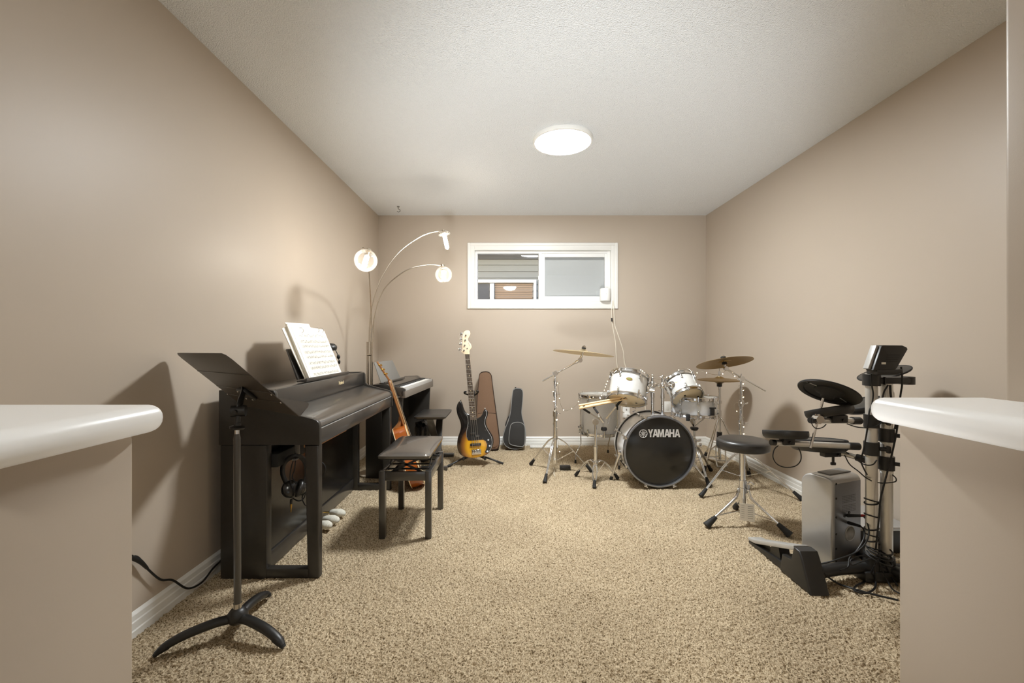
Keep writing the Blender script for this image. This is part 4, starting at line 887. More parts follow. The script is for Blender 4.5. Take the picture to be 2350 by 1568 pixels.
# tom posts rising from the shell
posts = []
for px, ztop, yp in ((1497.5,0.83,3.36),(1520.5,0.81,3.36)):
    x = (px-CX)*yp/1000; zt = CH-(866-CY)*yp/1000 if px < 1510 else CH-(868-CY)*yp/1000
    b = MB(); b.cyl((x,yp,0.50),(x,yp,zt-0.07),0.0125,n=18); b.cyl((x,yp,zt-0.07),(x,yp,zt+0.0),0.010,n=16); b.cyl((x,yp,zt-0.155),(x,yp,zt-0.12),0.0165,n=18)
    b.ball((x,yp,zt+0.012),0.010,(1,1,1.2),12); b.lathe([(0,0.03),(0.014,0.028),(0.026,0.010),(0.027,-0.004),(0.018,-0.018),(0,-0.02)],(x,yp,zt-0.062),(0,0,1),24); po = b.build('tom_post', 'chrome', bd)
    b = MB(); b.obox((x,yp-0.004,zt-0.058),(1,0,0),(0,1,0),0.072,0.026,0.024,0.006); b.cyl((x+0.036,yp-0.004,zt-0.058),(x+0.05,yp-0.004,zt-0.058),0.011,0.008,12); b.build('post_clamp', 'chrome', po)
    posts.append(V((x,yp,zt-0.06)))
b = MB(); c = PX(1519,864.5,3.35); b.lathe([(0,0.004),(0.026,0.003),(0.028,0),(0.026,-0.003),(0,-0.004)], c, (0.05,-0.1,1), 24); b.build('wing_nut', 'chrome_soft', bd)
# ---- toms
a1 = V((0.223,0.39,0.895)).normalized(); c1 = PX(1438.3,916.4,3.36)
t1, a_, e_, f_ = drum('tom_drum', 'white tom drum mounted over the left of the bass drum, tilted back', c1, a1, 0.139, 0.185, 'drum_white', 6, ph=0.55, dots=True)
b = MB(); q = c1 + a1*0.10; d = (posts[0]-q); d = (d - a1*d.dot(a1)).normalized(); b.lathe([(0,0.022),(0.022,0.02),(0.034,0.006),(0.036,0),(0,0)], q + d*0.138, d, 24); b.cyl(q + d*0.155, posts[0] + V((-0.02,0,0)), 0.013, n=14); b.cyl(q + d*0.160, q + d*0.195, 0.022, n=18); b.build('mount', 'chrome', t1)
a2 = V((-0.12,0.68,0.72)).normalized(); c2 = PX(1576.8,911.3,3.40)
t2, a_, e_, f_ = drum('tom_drum', 'white tom drum mounted over the right of the bass drum, leaning far back', c2, a2, 0.117, 0.155, 'drum_white', 6, badge=-0.08, ph=0.25, dots=True)
b = MB(); q = c2 + a2*0.09; d = (posts[1]-q); d = (d - a2*d.dot(a2)).normalized(); b.lathe([(0,0.022),(0.022,0.02),(0.034,0.006),(0.036,0),(0,0)], q + d*0.116, d, 24); b.cyl(q + d*0.128, posts[1] + V((0.02,0,0)), 0.013, n=14); b.build('mount', 'chrome', t2)
# ---- floor tom on three legs
cf = V((0.848,4.06,0.258)); tf, a_, e_, f_ = drum('floor_tom', 'white floor tom on three chrome legs by the back wall', cf, (0,0,1), 0.185, 0.335, 'drum_silver', 8, badge=False, ph=0.2)
for q, foot in ((-2.75, V((0.60,3.93,0.0))), (-0.95, V((0.945,3.74,0.0))), (0.9, V((0.975,4.29,0.0)))):
    r = V((math.cos(q), math.sin(q), 0)); p = cf + r*0.207; foot = V((foot.x,foot.y,0.015))
    b = MB(); b.tube([V((p.x,p.y,0.50)), V((p.x,p.y,0.30)), V((p.x,p.y,0.16)), p*0 + V((p.x+(foot.x-p.x)*0.9, p.y+(foot.y-p.y)*0.9, 0.085)), foot], 0.0052, 10); lg = b.build('leg', 'chrome', tf, sm=60)
    b = MB(); b.cyl((foot.x,foot.y,0.002),(foot.x,foot.y,0.03),0.010,0.008,14); b.build('rubber_foot', 'black_rubber', lg)
    b = MB(); b.obox(p + V((0,0,0.06)) - r*0.006, r, (0,0,1), 0.026, 0.04, 0.03, 0.006); b.cyl(p+V((0,0,0.06)), p+r*0.025+V((0,0,0.06)), 0.008, n=10); b.build('leg_bracket', 'chrome', tf)
    b = MB(); b.cyl((p.x,p.y,0.485),(p.x,p.y,0.52),0.0075,n=10); b.build('leg_cap', 'black_rubber', lg)
# ---- helper for tripod hardware
def tripod(t, c, feet, zh, zl, rl=0.0075, double=True, frac=0.36, rub=(0.017,0.010)):
    c = V(c)
    for fpt in feet:
        fpt = V((fpt[0], fpt[1], 0.018)); d = V((fpt.x-c.x, fpt.y-c.y, 0)); h = c + V((0,0,zh)); s = d.normalized(); g = V((-s.y,s.x,0))
        knee = h + d*frac + V((0,0,-(zh-0.02)*frac*0.62)); b = MB()
        if double:
            for o in (-1,1): b.tube([h+s*0.016+g*o*0.008, h + d*frac*0.45 + V((0,0,-zh*0.05)) + g*o*0.007, knee+g*o*0.006, fpt-d*0.10+V((0,0,0.03))+g*o*0.004], rl*0.62, 8, 4)
        else: b.tube([h+s*0.014, h + d*frac*0.45 + V((0,0,-zh*0.06)), knee, fpt - d*0.05 + V((0,0,0.02))], rl, 10, 4)
        m = knee.lerp(fpt,0.25); lo = c + V((0,0,zl)) + s*0.014
        b.bar(m, lo, 0.010, 0.0035, (0,0,1)); b.cyl(m - g*0.012, m + g*0.012, 0.005, n=8); lg = b.build('leg', 'chrome', t, sm=50)
        dd = (fpt - knee).normalized(); b = MB(); b.cyl(fpt - dd*0.055, fpt + dd*0.016, rub[1], rub[0], 12)
        for k in range(3): b.torus(fpt - dd*(0.048-0.011*k), dd, rub[1]+(rub[0]-rub[1])*(0.007+0.011*k)/0.071, 0.0013, 14, 6)
        b.build('rubber_foot', 'black_rubber', lg)
    b = MB(); b.lathe([(0.012,-0.014),(0.020,-0.014),(0.020,0.012),(0.012,0.014)], c+V((0,0,zh)), (0,0,1), 24, close=True); b.build('leg_collar', 'chrome', t); b = MB(); b.lathe([(0.012,-0.008),(0.018,-0.008),(0.018,0.008),(0.012,0.008)], c+V((0,0,zl)), (0,0,1), 24, close=True); b.build('brace_collar', 'chrome', t)
def cymbal(name, label, c, a, R, m, hh=0.0):
    a = V(a).normalized(); c = V(c); t = thing(name, label, 'cymbal', c)
    up = [(0.006,0.020),(0.016,0.0185),(0.028,0.013),(0.040,0.004),(0.052,0.001)] + [(0.052+(R-0.052)*k/10, 0.001 - 0.014*(k/10)**1.6*(R/0.2)) for k in range(1,11)]
    b = MB(); b.lathe(up + [(r, h-0.0016) for r, h in reversed(up)], c, a, 64, close=True); b.build('plate', m, t, sm=30)
    return t, a
def topnut(t, c, a, m='chrome_soft', rod=0.055):
    b = MB(); b.lathe([(0,0.022),(0.016,0.022),(0.018,0.024),(0.018,0.034),(0,0.036)], c, a, 20); b.build('felt', 'black_matte', t); b = MB(); b.cyl(V(c)+V(a)*-0.03, V(c)+V(a)*rod, 0.0038, n=10); b.obox(V(c)+V(a)*0.042, (1,0.3,0), V(a), 0.03, 0.011, 0.006, 0.002); b.build('wing_nut', m, t)
# ---- left boom stand and its big cymbal
SX, SY = 0.387, 3.65
cs = thing('cymbal_stand', 'chrome boom cymbal stand left of the drums, wound with fairy lights', 'cymbal stand', (SX,SY,0))
tripod(cs, (SX,SY,0), [(0.200,3.86),(0.280,3.37),(0.684,3.66)], 0.285, 0.10)
zj = CH-(857-CY)*SY/1000
b = MB(); b.cyl((SX,SY,0.075),(SX,SY,0.50),0.0145,n=20); b.cyl((SX,SY,0.50),(SX,SY,0.66),0.0105,n=18); b.cyl((SX,SY,0.66),(SX,SY,zj),0.0075,n=16); b.build('tube', 'chrome', cs)
for z, r in ((0.49,0.019),(0.655,0.016),(0.745,0.013)):
    b = MB(); b.cyl((SX,SY,z-0.022),(SX,SY,z+0.022),r,n=18); b.obox((SX+r+0.012,SY-0.004,z),(1,0,0),(0,0,1),0.026,0.010,0.008,0.003); b.build('height_clamp', 'chrome', cs)
bA, bB = PX(1245,875,SY), PX(1331,827,SY); ctC = PX(1339,807,SY); aC = V((0.115,0.063,0.99)).normalized()
b = MB(); b.cyl(bA, bB, 0.0062, n=14); b.build('boom_arm', 'chrome', cs)
b = MB(); p = V((SX,SY,zj)); b.cyl(p+V((0,-0.022,0)), p+V((0,0.022,0)), 0.020, n=20); b.lathe([(0.008,-0.02),(0.018,-0.02),(0.018,0.02),(0.008,0.02)], p, bB-bA, 16, close=True); b.build('boom_joint', 'chrome', cs)
b = MB(); b.cyl(bB+V((0,-0.016,0)), bB+V((0,0.016,0)), 0.019, n=20); b.lathe([(0,0.004),(0.013,0),(0.012,-0.03),(0,-0.03)], bB - (bB-bA).normalized()*0.01, bB-bA, 16); tp = bB + (ctC-bB)*0.55; b.cyl(bB, tp, 0.013, 0.008, 14); b.cyl(tp, ctC, 0.005, n=10); b.build('tilter', 'chrome', cs)
c_, a_ = cymbal('crash_cymbal', 'large pale brass cymbal on the boom stand left of the drums', ctC, aC, 0.253, 'brass_cymbal'); topnut(c_, ctC, aC)
# ---- right boom stand and cymbal
RX, RY = (1701-CX)*3.22/1000, 3.22
rs = thing('cymbal_stand', 'chrome boom cymbal stand behind the round drum stool', 'cymbal stand', (RX,RY,0))
tripod(rs, (RX,RY,0), [(1.355,3.06),(2.0,2.99),(1.955,3.55)], 0.275, 0.10)
zj = CH-(869-CY)*RY/1000; p = V((RX,RY,zj))
b = MB(); b.cyl((RX,RY,0.075),(RX,RY,0.50),0.0145,n=20); b.cyl((RX,RY,0.50),(RX,RY,0.645),0.0115,n=18); b.cyl((RX,RY,0.645),(RX,RY,zj),0.009,n=16); b.build('tube', 'chrome', rs)
for z, r in ((0.49,0.019),(0.635,0.018)):
    b = MB(); b.cyl((RX,RY,z-0.022),(RX,RY,z+0.022),r,n=18); b.obox((RX+r+0.014,RY-0.004,z),(1,0,0.2),(0,0,1),0.034,0.012,0.008,0.003); b.build('height_clamp', 'chrome', rs)
b = MB(); b.cyl(p+V((0,-0.020,0)), p+V((0,0.02,0)), 0.019, n=20); b.cyl(p,p+V((0,0,0.035)),0.004,n=8); b.build('boom_joint', 'chrome', rs)
qA, qB = PX(1756,897,RY), PX(1666,846,RY); rc = PX(1661.5,829.5,RY); aR = V((-0.064,0.28,0.957)).normalized()
b = MB(); b.cyl(qA, qB, 0.0055, n=12); b.ball(qA, 0.007, n=10); b.build('boom_arm', 'chrome', rs)
b = MB(); b.cyl(qB+V((0,-0.014,0)), qB+V((0,0.014,0)), 0.016, n=18); b.cyl(qB, qB.lerp(rc,0.6), 0.010, 0.006, 12); b.cyl(qB.lerp(rc,0.6), rc, 0.005, n=10); b.build('tilter', 'chrome', rs)
c_, a_ = cymbal('ride_cymbal', 'dark bronze cymbal tilted on the boom stand in the back right corner', rc, aR, 0.195, 'bronze_cymbal'); topnut(c_, rc, aR)
b = MB(); b.lathe([(0,-0.006),(0.016,-0.006),(0.018,-0.022),(0,-0.024)], rc, aR, 18); b.build('lower_felt', 'black_matte', c_)
# ---- hi-hat
HX, HY = (1651-CX)*3.83/1000, 3.83; zh = CH-(872-CY)*HY/1000
hh = thing('hi_hat_stand', 'chrome hi-hat stand with pedal in the back right corner', 'cymbal stand', (HX,HY,0))
b = MB(); b.cyl((HX,HY,0.05),(HX,HY,0.46),0.0125,n=18); b.cyl((HX,HY,0.46),(HX,HY,zh-0.06),0.0105,n=18); b.cyl((HX,HY,zh-0.06),(HX,HY,zh+0.12),0.0032,n=8); b.build('tube', 'chrome', hh)
b = MB(); b.cyl((HX,HY,0.44),(HX,HY,0.49),0.0165,n=18); b.cyl((HX,HY,0.55),(HX,HY,0.575),0.0165,n=18); b.build('height_clamp', 'chrome', hh)
b = MB(); b.cyl((HX,HY,0.22),(HX,HY,0.30),0.022,n=18); b.cyl((HX,HY,0.17),(HX,HY,0.23),0.027,n=18); b.cyl((HX,HY,0.10),(HX,HY,0.17),0.012,n=14); b.build('lower_sleeve', 'black_plastic', hh)
b = MB(); b.lathe([(0,-0.004),(0.036,-0.002),(0.036,-0.012),(0.022,-0.02),(0.022,-0.045),(0.014,-0.05),(0,-0.05)], (HX,HY,zh-0.012), (0,0,1), 24); b.build('cymbal_seat', 'black_plastic', hh)
for (fx, fy, dx) in ((1.62,3.62,-0.14),(2.02,3.68,0.13),(1.86,4.13,0.02)):
    b = MB(); h = V((HX,HY,0.435)); f3 = V((fx,fy,0.012)); b.tube([h, h+(f3-h)*0.12+V((0,0,0.02)), h+(f3-h)*0.45+V((0,0,0.0)), f3], 0.0065, 8, 5); b.bar(h+(f3-h)*0.62, V((HX,HY,0.20)), 0.012, 0.004); lg = b.build('leg', 'chrome_soft', hh); d = (f3-h).normalized(); b = MB(); b.cyl(f3-d*0.05, f3+d*0.01, 0.011, 0.017, 12); b.build('rubber_foot', 'black_rubber', lg)
b = MB()
for s in (-1,1): b.tube([(HX+s*0.042,HY-0.02,0.17),(HX+s*0.042,HY-0.03,0.05),(HX+s*0.040,HY-0.05,0.008)], 0.006, 8, 4)
b.bar((HX-0.042,HY-0.05,0.01),(HX+0.042,HY-0.05,0.01),0.012,0.008); b.bar((HX-0.042,HY-0.02,0.17),(HX+0.042,HY-0.02,0.17),0.02,0.012); b.build('pedal_frame', 'alu', hh)
b = MB(); b.prism([V((HX-0.035,HY-0.03,0.05)),V((HX+0.035,HY-0.03,0.05)),V((HX+0.02,HY+0.22,0.018)),V((HX-0.02,HY+0.22,0.018))], (0,0,0.008)); b.bar((HX-0.25,HY-0.09,0.098),(HX-0.04,HY-0.07,0.105),0.02,0.006); b.build('footboard', 'alu', hh)
hc1, _ = cymbal('hi_hat_cymbal', 'upper brass hi-hat cymbal of the pair in the back right corner', (HX,HY,zh+0.012), (0,0,1), 0.180, 'bronze_cymbal')
b = MB(); b.cyl((HX,HY,zh+0.03),(HX,HY,zh+0.075),0.012,n=14); b.obox((HX+0.01,HY,zh+0.06),(1,0,0),(0,0,1),0.03,0.010,0.008,0.002); b.build('clutch', 'chrome', hc1)
hc2, _ = cymbal('hi_hat_cymbal', 'lower upturned hi-hat cymbal of the pair in the back right corner', (HX,HY,zh-0.016), (0,0,-1), 0.180, 'bronze_cymbal')
# ---- snare drum on its stand
cn = V(((1594-CX)*3.50/1000, 3.50, 0.512)); tn, a_, e_, f_ = drum('snare_drum', 'shallow white snare drum on a stand right of the bass drum', cn, (0.01,0.02,1), 0.165, 0.128, 'drum_silver', 8, bot='head_clear', badge=False, ph=0.15, lugrows=2)
b = MB(); q = cn + V((0.06,-0.172,0.03)); b.obox(q+V((0,-0.004,0.012)), (1,0,0), (0,0,1), 0.03, 0.05, 0.022, 0.004); b.obox(q+V((0,-0.012,0.044)),(1,0,0),(0,0,1),0.048,0.012,0.012,0.003); b.build('strainer', 'black_plastic', tn)
ssx, ssy = (1593.5-CX)*3.50/1000, 3.50
sst = thing('snare_stand', 'chrome tripod stand with basket arms under the snare drum', 'drum stand', (ssx,ssy,0))
hub = V((ssx,ssy,0.405))
b = MB(); b.cyl((ssx,ssy,0.10),(ssx,ssy,0.28),0.0125,n=16); b.cyl((ssx,ssy,0.28),(ssx,ssy,0.46),0.009,n=14); b.build('tube', 'chrome', sst)
b = MB(); b.lathe([(0,0.012),(0.03,0.010),(0.032,0),(0.022,-0.014),(0,-0.014)], (ssx,ssy,0.395), (0,0,1), 20); b.build('basket_nut', 'black_plastic', sst)
b = MB(); b.cyl((ssx,ssy,0.255),(ssx,ssy,0.31),0.018,n=16); b.obox((ssx+0.03,ssy-0.01,0.30),(1,0,0.3),(0,0,1),0.04,0.018,0.02,0.004); b.obox((ssx+0.04,ssy-0.02,0.262),(0,0,1),(1,0,0),0.04,0.02,0.012,0.003); b.build('height_clamp', 'chrome', sst)
for q in (-2.25, 0.05, 1.9):
    r = V((math.cos(q), math.sin(q), 0)); k0 = V((ssx,ssy,0.462)); k1 = k0 + r*0.156 + V((0,0,0.028)); b = MB(); b.bar(k0, k1, 0.012, 0.010); b.bar(V((ssx,ssy,0.415))+r*0.012, k0 + r*0.08+V((0,0,0.012)), 0.010, 0.006); ar = b.build('basket_arm', 'chrome', sst)
    b = MB(); b.obox(cn + r*0.172 + V((0,0,-0.006)), r, (0,0,1), 0.022, 0.055, 0.026, 0.005); b.build('rubber_tip', 'black_rubber', ar)
tripod(sst, (ssx,ssy,0), [(FL(1626,1118).x,FL(1626,1118).y),(1.30,3.66),(1.70,3.68)], 0.25, 0.12, rl=0.008)
# ---- front stand holding a bundle of drumsticks
fx, fy = (1367-CX)*3.40/1000, 3.40
st = thing('stick_stand', 'chrome tripod stand with folded basket arms holding drumsticks, before the floor tom', 'drum stand', (fx,fy,0))
zt = CH-(968-CY)*fy/1000
b = MB(); b.cyl((fx,fy,0.03),(fx,fy,0.265),0.0125,n=18); b.cyl((fx,fy,0.26),(fx,fy,zt-0.02),0.0095,n=16); b.cyl((fx,fy,0.255),(fx,fy,0.275),0.016,n=16); b.build('tube', 'chrome', st)
b = MB(); b.cyl((fx-0.005,fy-0.02,zt),(fx-0.005,fy+0.02,zt),0.020,n=20); b.lathe([(0.012,-0.004),(0.024,-0.004),(0.024,0.004),(0.012,0.004)],(fx-0.005,fy-0.02,zt),(0,1,0),24,close=True); b.build('tilter', 'chrome', st)
kx = PX(1385,968,fy); b = MB(); b.obox(kx+V((-0.02,0,0.025)), (0.55,0,-0.83), (0,1,0), 0.075, 0.018, 0.018, 0.004); b.cyl(kx+V((0,0,0.03)), kx+V((0,0,-0.055)), 0.005, n=10); b.cyl(PX(1395,972,fy),PX(1399,958,fy),0.006,n=10); b.build('basket_hub', 'chrome', st)
b = MB(); c = PX(1386,984.5,fy); b.lathe([(0,0.014),(0.020,0.012),(0.023,0.004),(0.023,-0.010),(0.016,-0.014),(0,-0.014)], c, (0,0,1), 20); b.build('basket_nut', 'black_rubber', st)
S0, S1 = PX(1340,938,3.37), PX(1425,918,3.37); B0 = PX(1363,937,3.46)
for p, q, yo in ((PX(1377,963,fy), PX(1341,940,3.37), 0), (PX(1391,961,fy), PX(1424,921,3.37), 0), (PX(1383,963,fy), PX(1364,937,3.46), 0)):
    b = MB(); b.bar(p, q, 0.010, 0.010, (0,1,0)); d = (q-p).normalized(); ar = b.build('basket_arm', 'chrome_soft', st); b = MB(); b.bar(q-d*0.055, q+d*0.012, 0.017, 0.016, (0,1,0), 0.004); b.obox(q+d*0.004+V((0,0,0.018)), (0,0,1), (1,0,0), 0.05, 0.018, 0.02, 0.005); b.build('rubber_tip', 'black_rubber', ar)
for fp in (V((FL(1323,1093).x,FL(1323,1093).y,0.016)), V((FL(1416,1100).x,FL(1416,1100).y,0.016)), V((FL(1364,1121).x,FL(1364,1121).y,0.016))):
    h = V((fx,fy,0.145)); d = V((fp.x-h.x,fp.y-h.y,0)); s = d.normalized(); g = V((-s.y,s.x,0)); b = MB()
    for o in (-1,1):
        b.tube([h+s*0.012+g*o*0.007, h+d*0.18+V((0,0,0.016))+g*o*0.014, h+d*0.38+V((0,0,0.005))+g*o*0.004, h+d*0.52+V((0,0,-0.018))+g*o*0.015, h+d*0.75+V((0,0,-0.07))+g*o*0.013, fp+g*o*0.004+V((0,0,0.02))-d*0.04], 0.0042, 8, 5)
    b.bar(h+d*0.42+V((0,0,-0.004)), V((fx,fy,0.05)), 0.007, 0.004); lg = b.build('leg', 'chrome', st); dd = (fp-(h+d*0.5)).normalized(); b = MB(); b.cyl(fp-dd*0.045, fp+dd*0.012, 0.010, 0.015, 12)
    for k in range(3): b.torus(fp - dd*(0.036-0.010*k), dd, 0.010+0.005*(0.009+0.010*k)/0.057, 0.0013, 14, 6)
    b.build('rubber_foot', 'black_rubber', lg)
b = MB(); b.lathe([(0.011,-0.012),(0.02,-0.012),(0.02,0.012),(0.011,0.012)], (fx,fy,0.145), (0,0,1), 20, close=True); b.build('leg_collar', 'chrome', st)
def stick(p, q, label, r0=0.0078):
    p, q = V(p), V(q); d = (q-p).normalized(); L_ = (q-p).length
    prof = [(0,0),(r0*0.8,0.001),(r0,0.005),(r0,L_*0.72),(r0*0.45,L_*0.955),(r0*0.42,L_*0.962),(r0*0.68,L_*0.978),(r0*0.6,L_*0.992),(0,L_)]
    b = MB(); b.lathe(prof, p, d, 14); o = b.build('drumstick', 'stick_wood', sm=60); tag(o, label, 'drumstick', 'drumsticks laid on the chrome stand'); return o
stick(PX(1328,931,3.345), PX(1449,909,3.345), 'drumstick lying topmost on the stand, its tip reaching farthest right')
stick(PX(1329,938,3.34), PX(1440,915.5,3.34), 'drumstick lying lowest at the front of the bundle')
stick(PX(1331,935.5,3.37), PX(1444,912.5,3.37), 'drumstick in the middle of the bundle on the stand')
# ---- round drum stool
tx, ty = 1.396, 2.60
th = thing('drum_throne', 'round black cushioned drum stool on a chrome tripod', 'stool', (tx,ty,0))
b = MB(); b.lathe([(0,0.003),(0.09,0.002),(0.127,-0.002),(0.138,-0.007),(0.1435,-0.016),(0.1445,-0.05),(0.141,-0.058),(0.132,-0.062),(0,-0.062)], (tx,ty,0.511), (0,0,1), 64); se = b.build('seat', 'leather_black', th, sm=60)
b = MB(); b.torus((tx,ty,0.496), (0,0,1), 0.1428, 0.0020, 64, 6); b.build('piping', 'leather_black', se)
b = MB(); b.cyl((tx,ty,0.08),(tx,ty,0.255),0.0175,n=20); b.cyl((tx,ty,0.25),(tx,ty,0.452),0.0135,n=20); b.cyl((tx,ty,0.42),(tx,ty,0.452),0.019,n=18); b.build('post', 'chrome', th)
b = MB(); b.cyl((tx,ty,0.222),(tx,ty,0.262),0.0205,n=20); b.tube([(tx+0.02,ty-0.01,0.245),(tx+0.035,ty-0.015,0.255),(tx+0.052,ty-0.02,0.24)],0.005,8,4); b.obox((tx+0.024,ty-0.012,0.215),(0,0,1),(1,0,0),0.05,0.018,0.012,0.003); b.build('height_clamp', 'chrome', th)
def throne_leg(fp):
    h = V((tx,ty,0.205)); f3 = V((fp.x,fp.y,0.02)); d = V((f3.x-h.x,f3.y-h.y,0)); s = d.normalized()
    b = MB(); b.tube([h+s*0.015, h+s*0.03+V((0,0,0.004)), h+d*0.16+V((0,0,-0.022)), h+d*0.24+V((0,0,-0.05)), h+d*0.6+V((0,0,-0.115)), f3-d*0.05+V((0,0,0.012))], 0.0078, 10, 4)
    m = h+d*0.75+V((0,0,-0.142)); b.bar(m, V((tx,ty,0.085))+s*0.015, 0.011, 0.004); lg = b.build('leg', 'chrome', th); dd = (f3-m).normalized()
    b = MB(); b.cyl(f3-dd*0.06, f3+dd*0.018, 0.0115, 0.022, 14)
    for k in range(3): b.torus(f3-dd*(0.052-0.011*k), dd, 0.0115+0.0105*(0.008+0.011*k)/0.078, 0.0015, 16, 6)
    b.build('rubber_foot', 'black_rubber', lg)
for fp in (FL(1626,1210), FL(1807,1231), FL(1690,1170)): throne_leg(fp)
b = MB(); b.lathe([(0.017,-0.014),(0.025,-0.014),(0.025,0.014),(0.017,0.014)], (tx,ty,0.205), (0,0,1), 20, close=True); b.build('leg_collar', 'chrome', th); b = MB(); b.lathe([(0.017,-0.01),(0.023,-0.01),(0.023,0.01),(0.017,0.01)], (tx,ty,0.085), (0,0,1), 20, close=True); b.build('brace_collar', 'chrome', th)
yt = 2.54
tg = thing('paper_tag', 'white printed paper tag hanging from the round drum stool', 'tag', PX(1714,1199,yt))
b = MB(); b.prism([PX(1697.5,1155,yt), PX(1731,1158.5,yt), PX(1732,1198.5,yt-0.004), PX(1698,1194,yt-0.004)], (0.001,0.0012,0)); b.build('card', 'paper', tg, sm=0)
b = MB()
for k in range(7): b.obox(PX(1705+0.0*k,1161+4.6*k,yt-0.001-0.0004*k), (1,0,-0.1), (0,0,1), 0.018, 0.0012, 0.0006); b.obox(PX(1722,1163+4.6*k,yt-0.001-0.0004*k), (1,0,-0.1), (0,0,1), 0.03, 0.0022, 0.0006)
b.build('print', 'ink', tg, sm=0); b = MB(); b.tube([PX(1714,1157,yt),PX(1713,1148,2.56),PX(1714,1135,2.575)],0.001,5,4); b.build('string', 'cable_white', tg)
# ================================================================ small things around the kit
b = MB(); c = FL(1297,1078); b.box(c.x-0.045,c.x+0.045,c.y-0.02,c.y+0.03,0.0,0.034,0.004); b.box(c.x-0.03,c.x+0.02,c.y-0.022,c.y-0.018,0.008,0.026,0.001)
tag(b.build('battery_box', 'black_plastic'), 'small black battery box lying on the carpet under the left cymbal stand', 'box')
b = MB(); b.tube([FL(1270,1073,0.004),FL(1272,1081,0.006),FL(1271,1088,0.004),FL(1274,1093,0.003)],0.003,6,4); tag(b.build('loose_wire', 'cable_white'), 'short pale wire end on the carpet by the left cymbal stand', 'wire')
p = PX(1389,678.5,4.60); sp = thing('window_gadget', 'small white rounded gadget standing on the right end of the window sill', 'gadget', (p.x,4.605,1.526))
b = MB(); b.lathe([(0,0),(0.052,0),(0.056,0.006),(0.058,0.07),(0.056,0.125),(0.050,0.132),(0,0.133)], (p.x,4.605,1.526), (0,0,1), 36); b.build('body', 'plastic_white', sp); b = MB(); b.lathe([(0,0.002),(0.004,0.001),(0.004,0)], (p.x-0.002,4.5465,1.595), (0,-1,0), 12); b.build('button', 'silver_plastic', sp)
cw = thing('hanging_cords', 'two thin white cords hanging from the window corner down to the drums', 'cord', (1.15,4.62,0.8))
yb = 4.617
b = MB(); b.tube([(1.095,4.61,1.526),PX(1404,706,4.605),PX(1404,735,yb),PX(1409,765,yb),PX(1413,790,yb),PX(1414,815,yb),PX(1417,845,yb),PX(1425,900,yb),PX(1428,940,yb),(1.225,4.626,0.345)],0.0045,6,6); b.build('cord', 'cable_white', cw)
b = MB(); b.tube([(1.1,4.60,1.53),PX(1408.5,706,4.605),PX(1411,745,yb),PX(1417,765,yb),PX(1430,805,yb),PX(1432,822,yb),PX(1437,845,yb),PX(1462,900,yb),PX(1478,925,yb),PX(1482,945,yb),(1.46,4.617,0.2)],0.0045,6,6); b.build('cord', 'cable_white', cw)
b = MB(); b.cyl(PX(1404,730,4.606),PX(1404.6,738,4.608),0.009,n=10); tag(b.build('sleeve', 'black_plastic', cw), 'small black sleeve')
op = thing('wall_outlet', 'white power outlet with plugged adapter on the back wall, just below the left tom', 'outlet', (1.247,YB,0.29))
b = MB(); b.box(1.21,1.284,YB-0.006,YB,0.288,0.405,0.003); b.build('plate', 'plastic_white', op); b = MB(); b.box(1.214,1.282,YB-0.042,YB-0.006,0.292,0.338,0.006); ad = b.build('adapter', 'plastic_white', op); b = MB(); b.box(1.243,1.262,YB-0.045,YB-0.042,0.318,0.326,0.001); b.build('marking', 'ink', ad, sm=0)
b = MB(); b.box(1.242,1.254,YB-0.009,YB-0.006,0.365,0.385,0.001); b.build('socket', 'ink', op, sm=0)
op = thing('wall_outlet', 'white wall plate low on the back wall just right of the tom posts', 'outlet', (1.685,YB,0.34))
b = MB(); b.box(1.648,1.722,YB-0.006,YB,0.345,0.462,0.003); b.build('plate', 'plastic_white', op); b = MB(); b.box(1.672,1.698,YB-0.010,YB-0.006,0.37,0.437,0.002); b.build('insert', 'trim_white', op)
# ---- fairy lights strung over the kit
fl = thing('fairy_light_string', 'thin wire of warm fairy lights strung over the cymbal stands and drums', 'fairy lights', (1.0,3.6,0.6))
rn = random.Random(4); path = [V((0.47,3.77,0.03)), V((0.44,3.74,0.12)), V((0.41,3.68,0.3))]
for k in range(26):
    z = 0.36 + (zj-0.0+0.0)*0 + k*0.0175; q = 2*PI*k/5.2; r = 0.020 if z < 0.5 else 0.016; path.append(V((SX+r*math.cos(q), SY+r*math.sin(q)-0.003, z)))
down = [(1280,880,3.62),(1283,905,3.62),(1286,927,3.65),(1296,943,3.7),(1312,938,3.78),(1323,930,3.84),(1329,920,3.86),(1337,912,3.87),(1349,914,3.865),(1362,915,3.86),(1376,912,3.86),(1385,900,3.75),(1389,890,3.6),(1392,880,3.4),(1396,872,3.28),(1401,866,3.24),(1408,857,3.23),(1420,848,3.24),(1440,847,3.26),(1465,849,3.26),(1488,858,3.27),(1500,868,3.32),(1515,872,3.30),(1530,866,3.27),(1548,853,3.30),(1572,846,3.33),(1584,850,3.31),(1590,862,3.27),(1594,874,3.24),(1598,882,3.23),(1598,868,3.3),(1602,850,3.3),(1612,852,3.25),(1624,857,3.2),(1640,860,3.19),(1656,860,3.18),(1667,850,3.19),(1680,859,3.19),(1690,867,3.19),(1699,875,3.19)]
path += [PX(*p) for p in down]
k0 = CH-(880-CY)*RY/1000
for k in range(14):
    q = 2*PI*k/4.6; path.append(V((RX+0.018*math.cos(q), RY+0.018*math.sin(q)-0.004, k0-0.011*k)))
path += [PX(1689,925,3.19),PX(1685.5,931,3.18),PX(1687,940,3.18),PX(1698,950,3.19),PX(1704,956,3.2)]
for k in range(9):
    q = 2*PI*k/4.0; path.append(V((RX+0.02*math.cos(q), RY+0.02*math.sin(q)-0.004, 0.52-0.014*k)))
path.append(PX(1713,996,3.15))
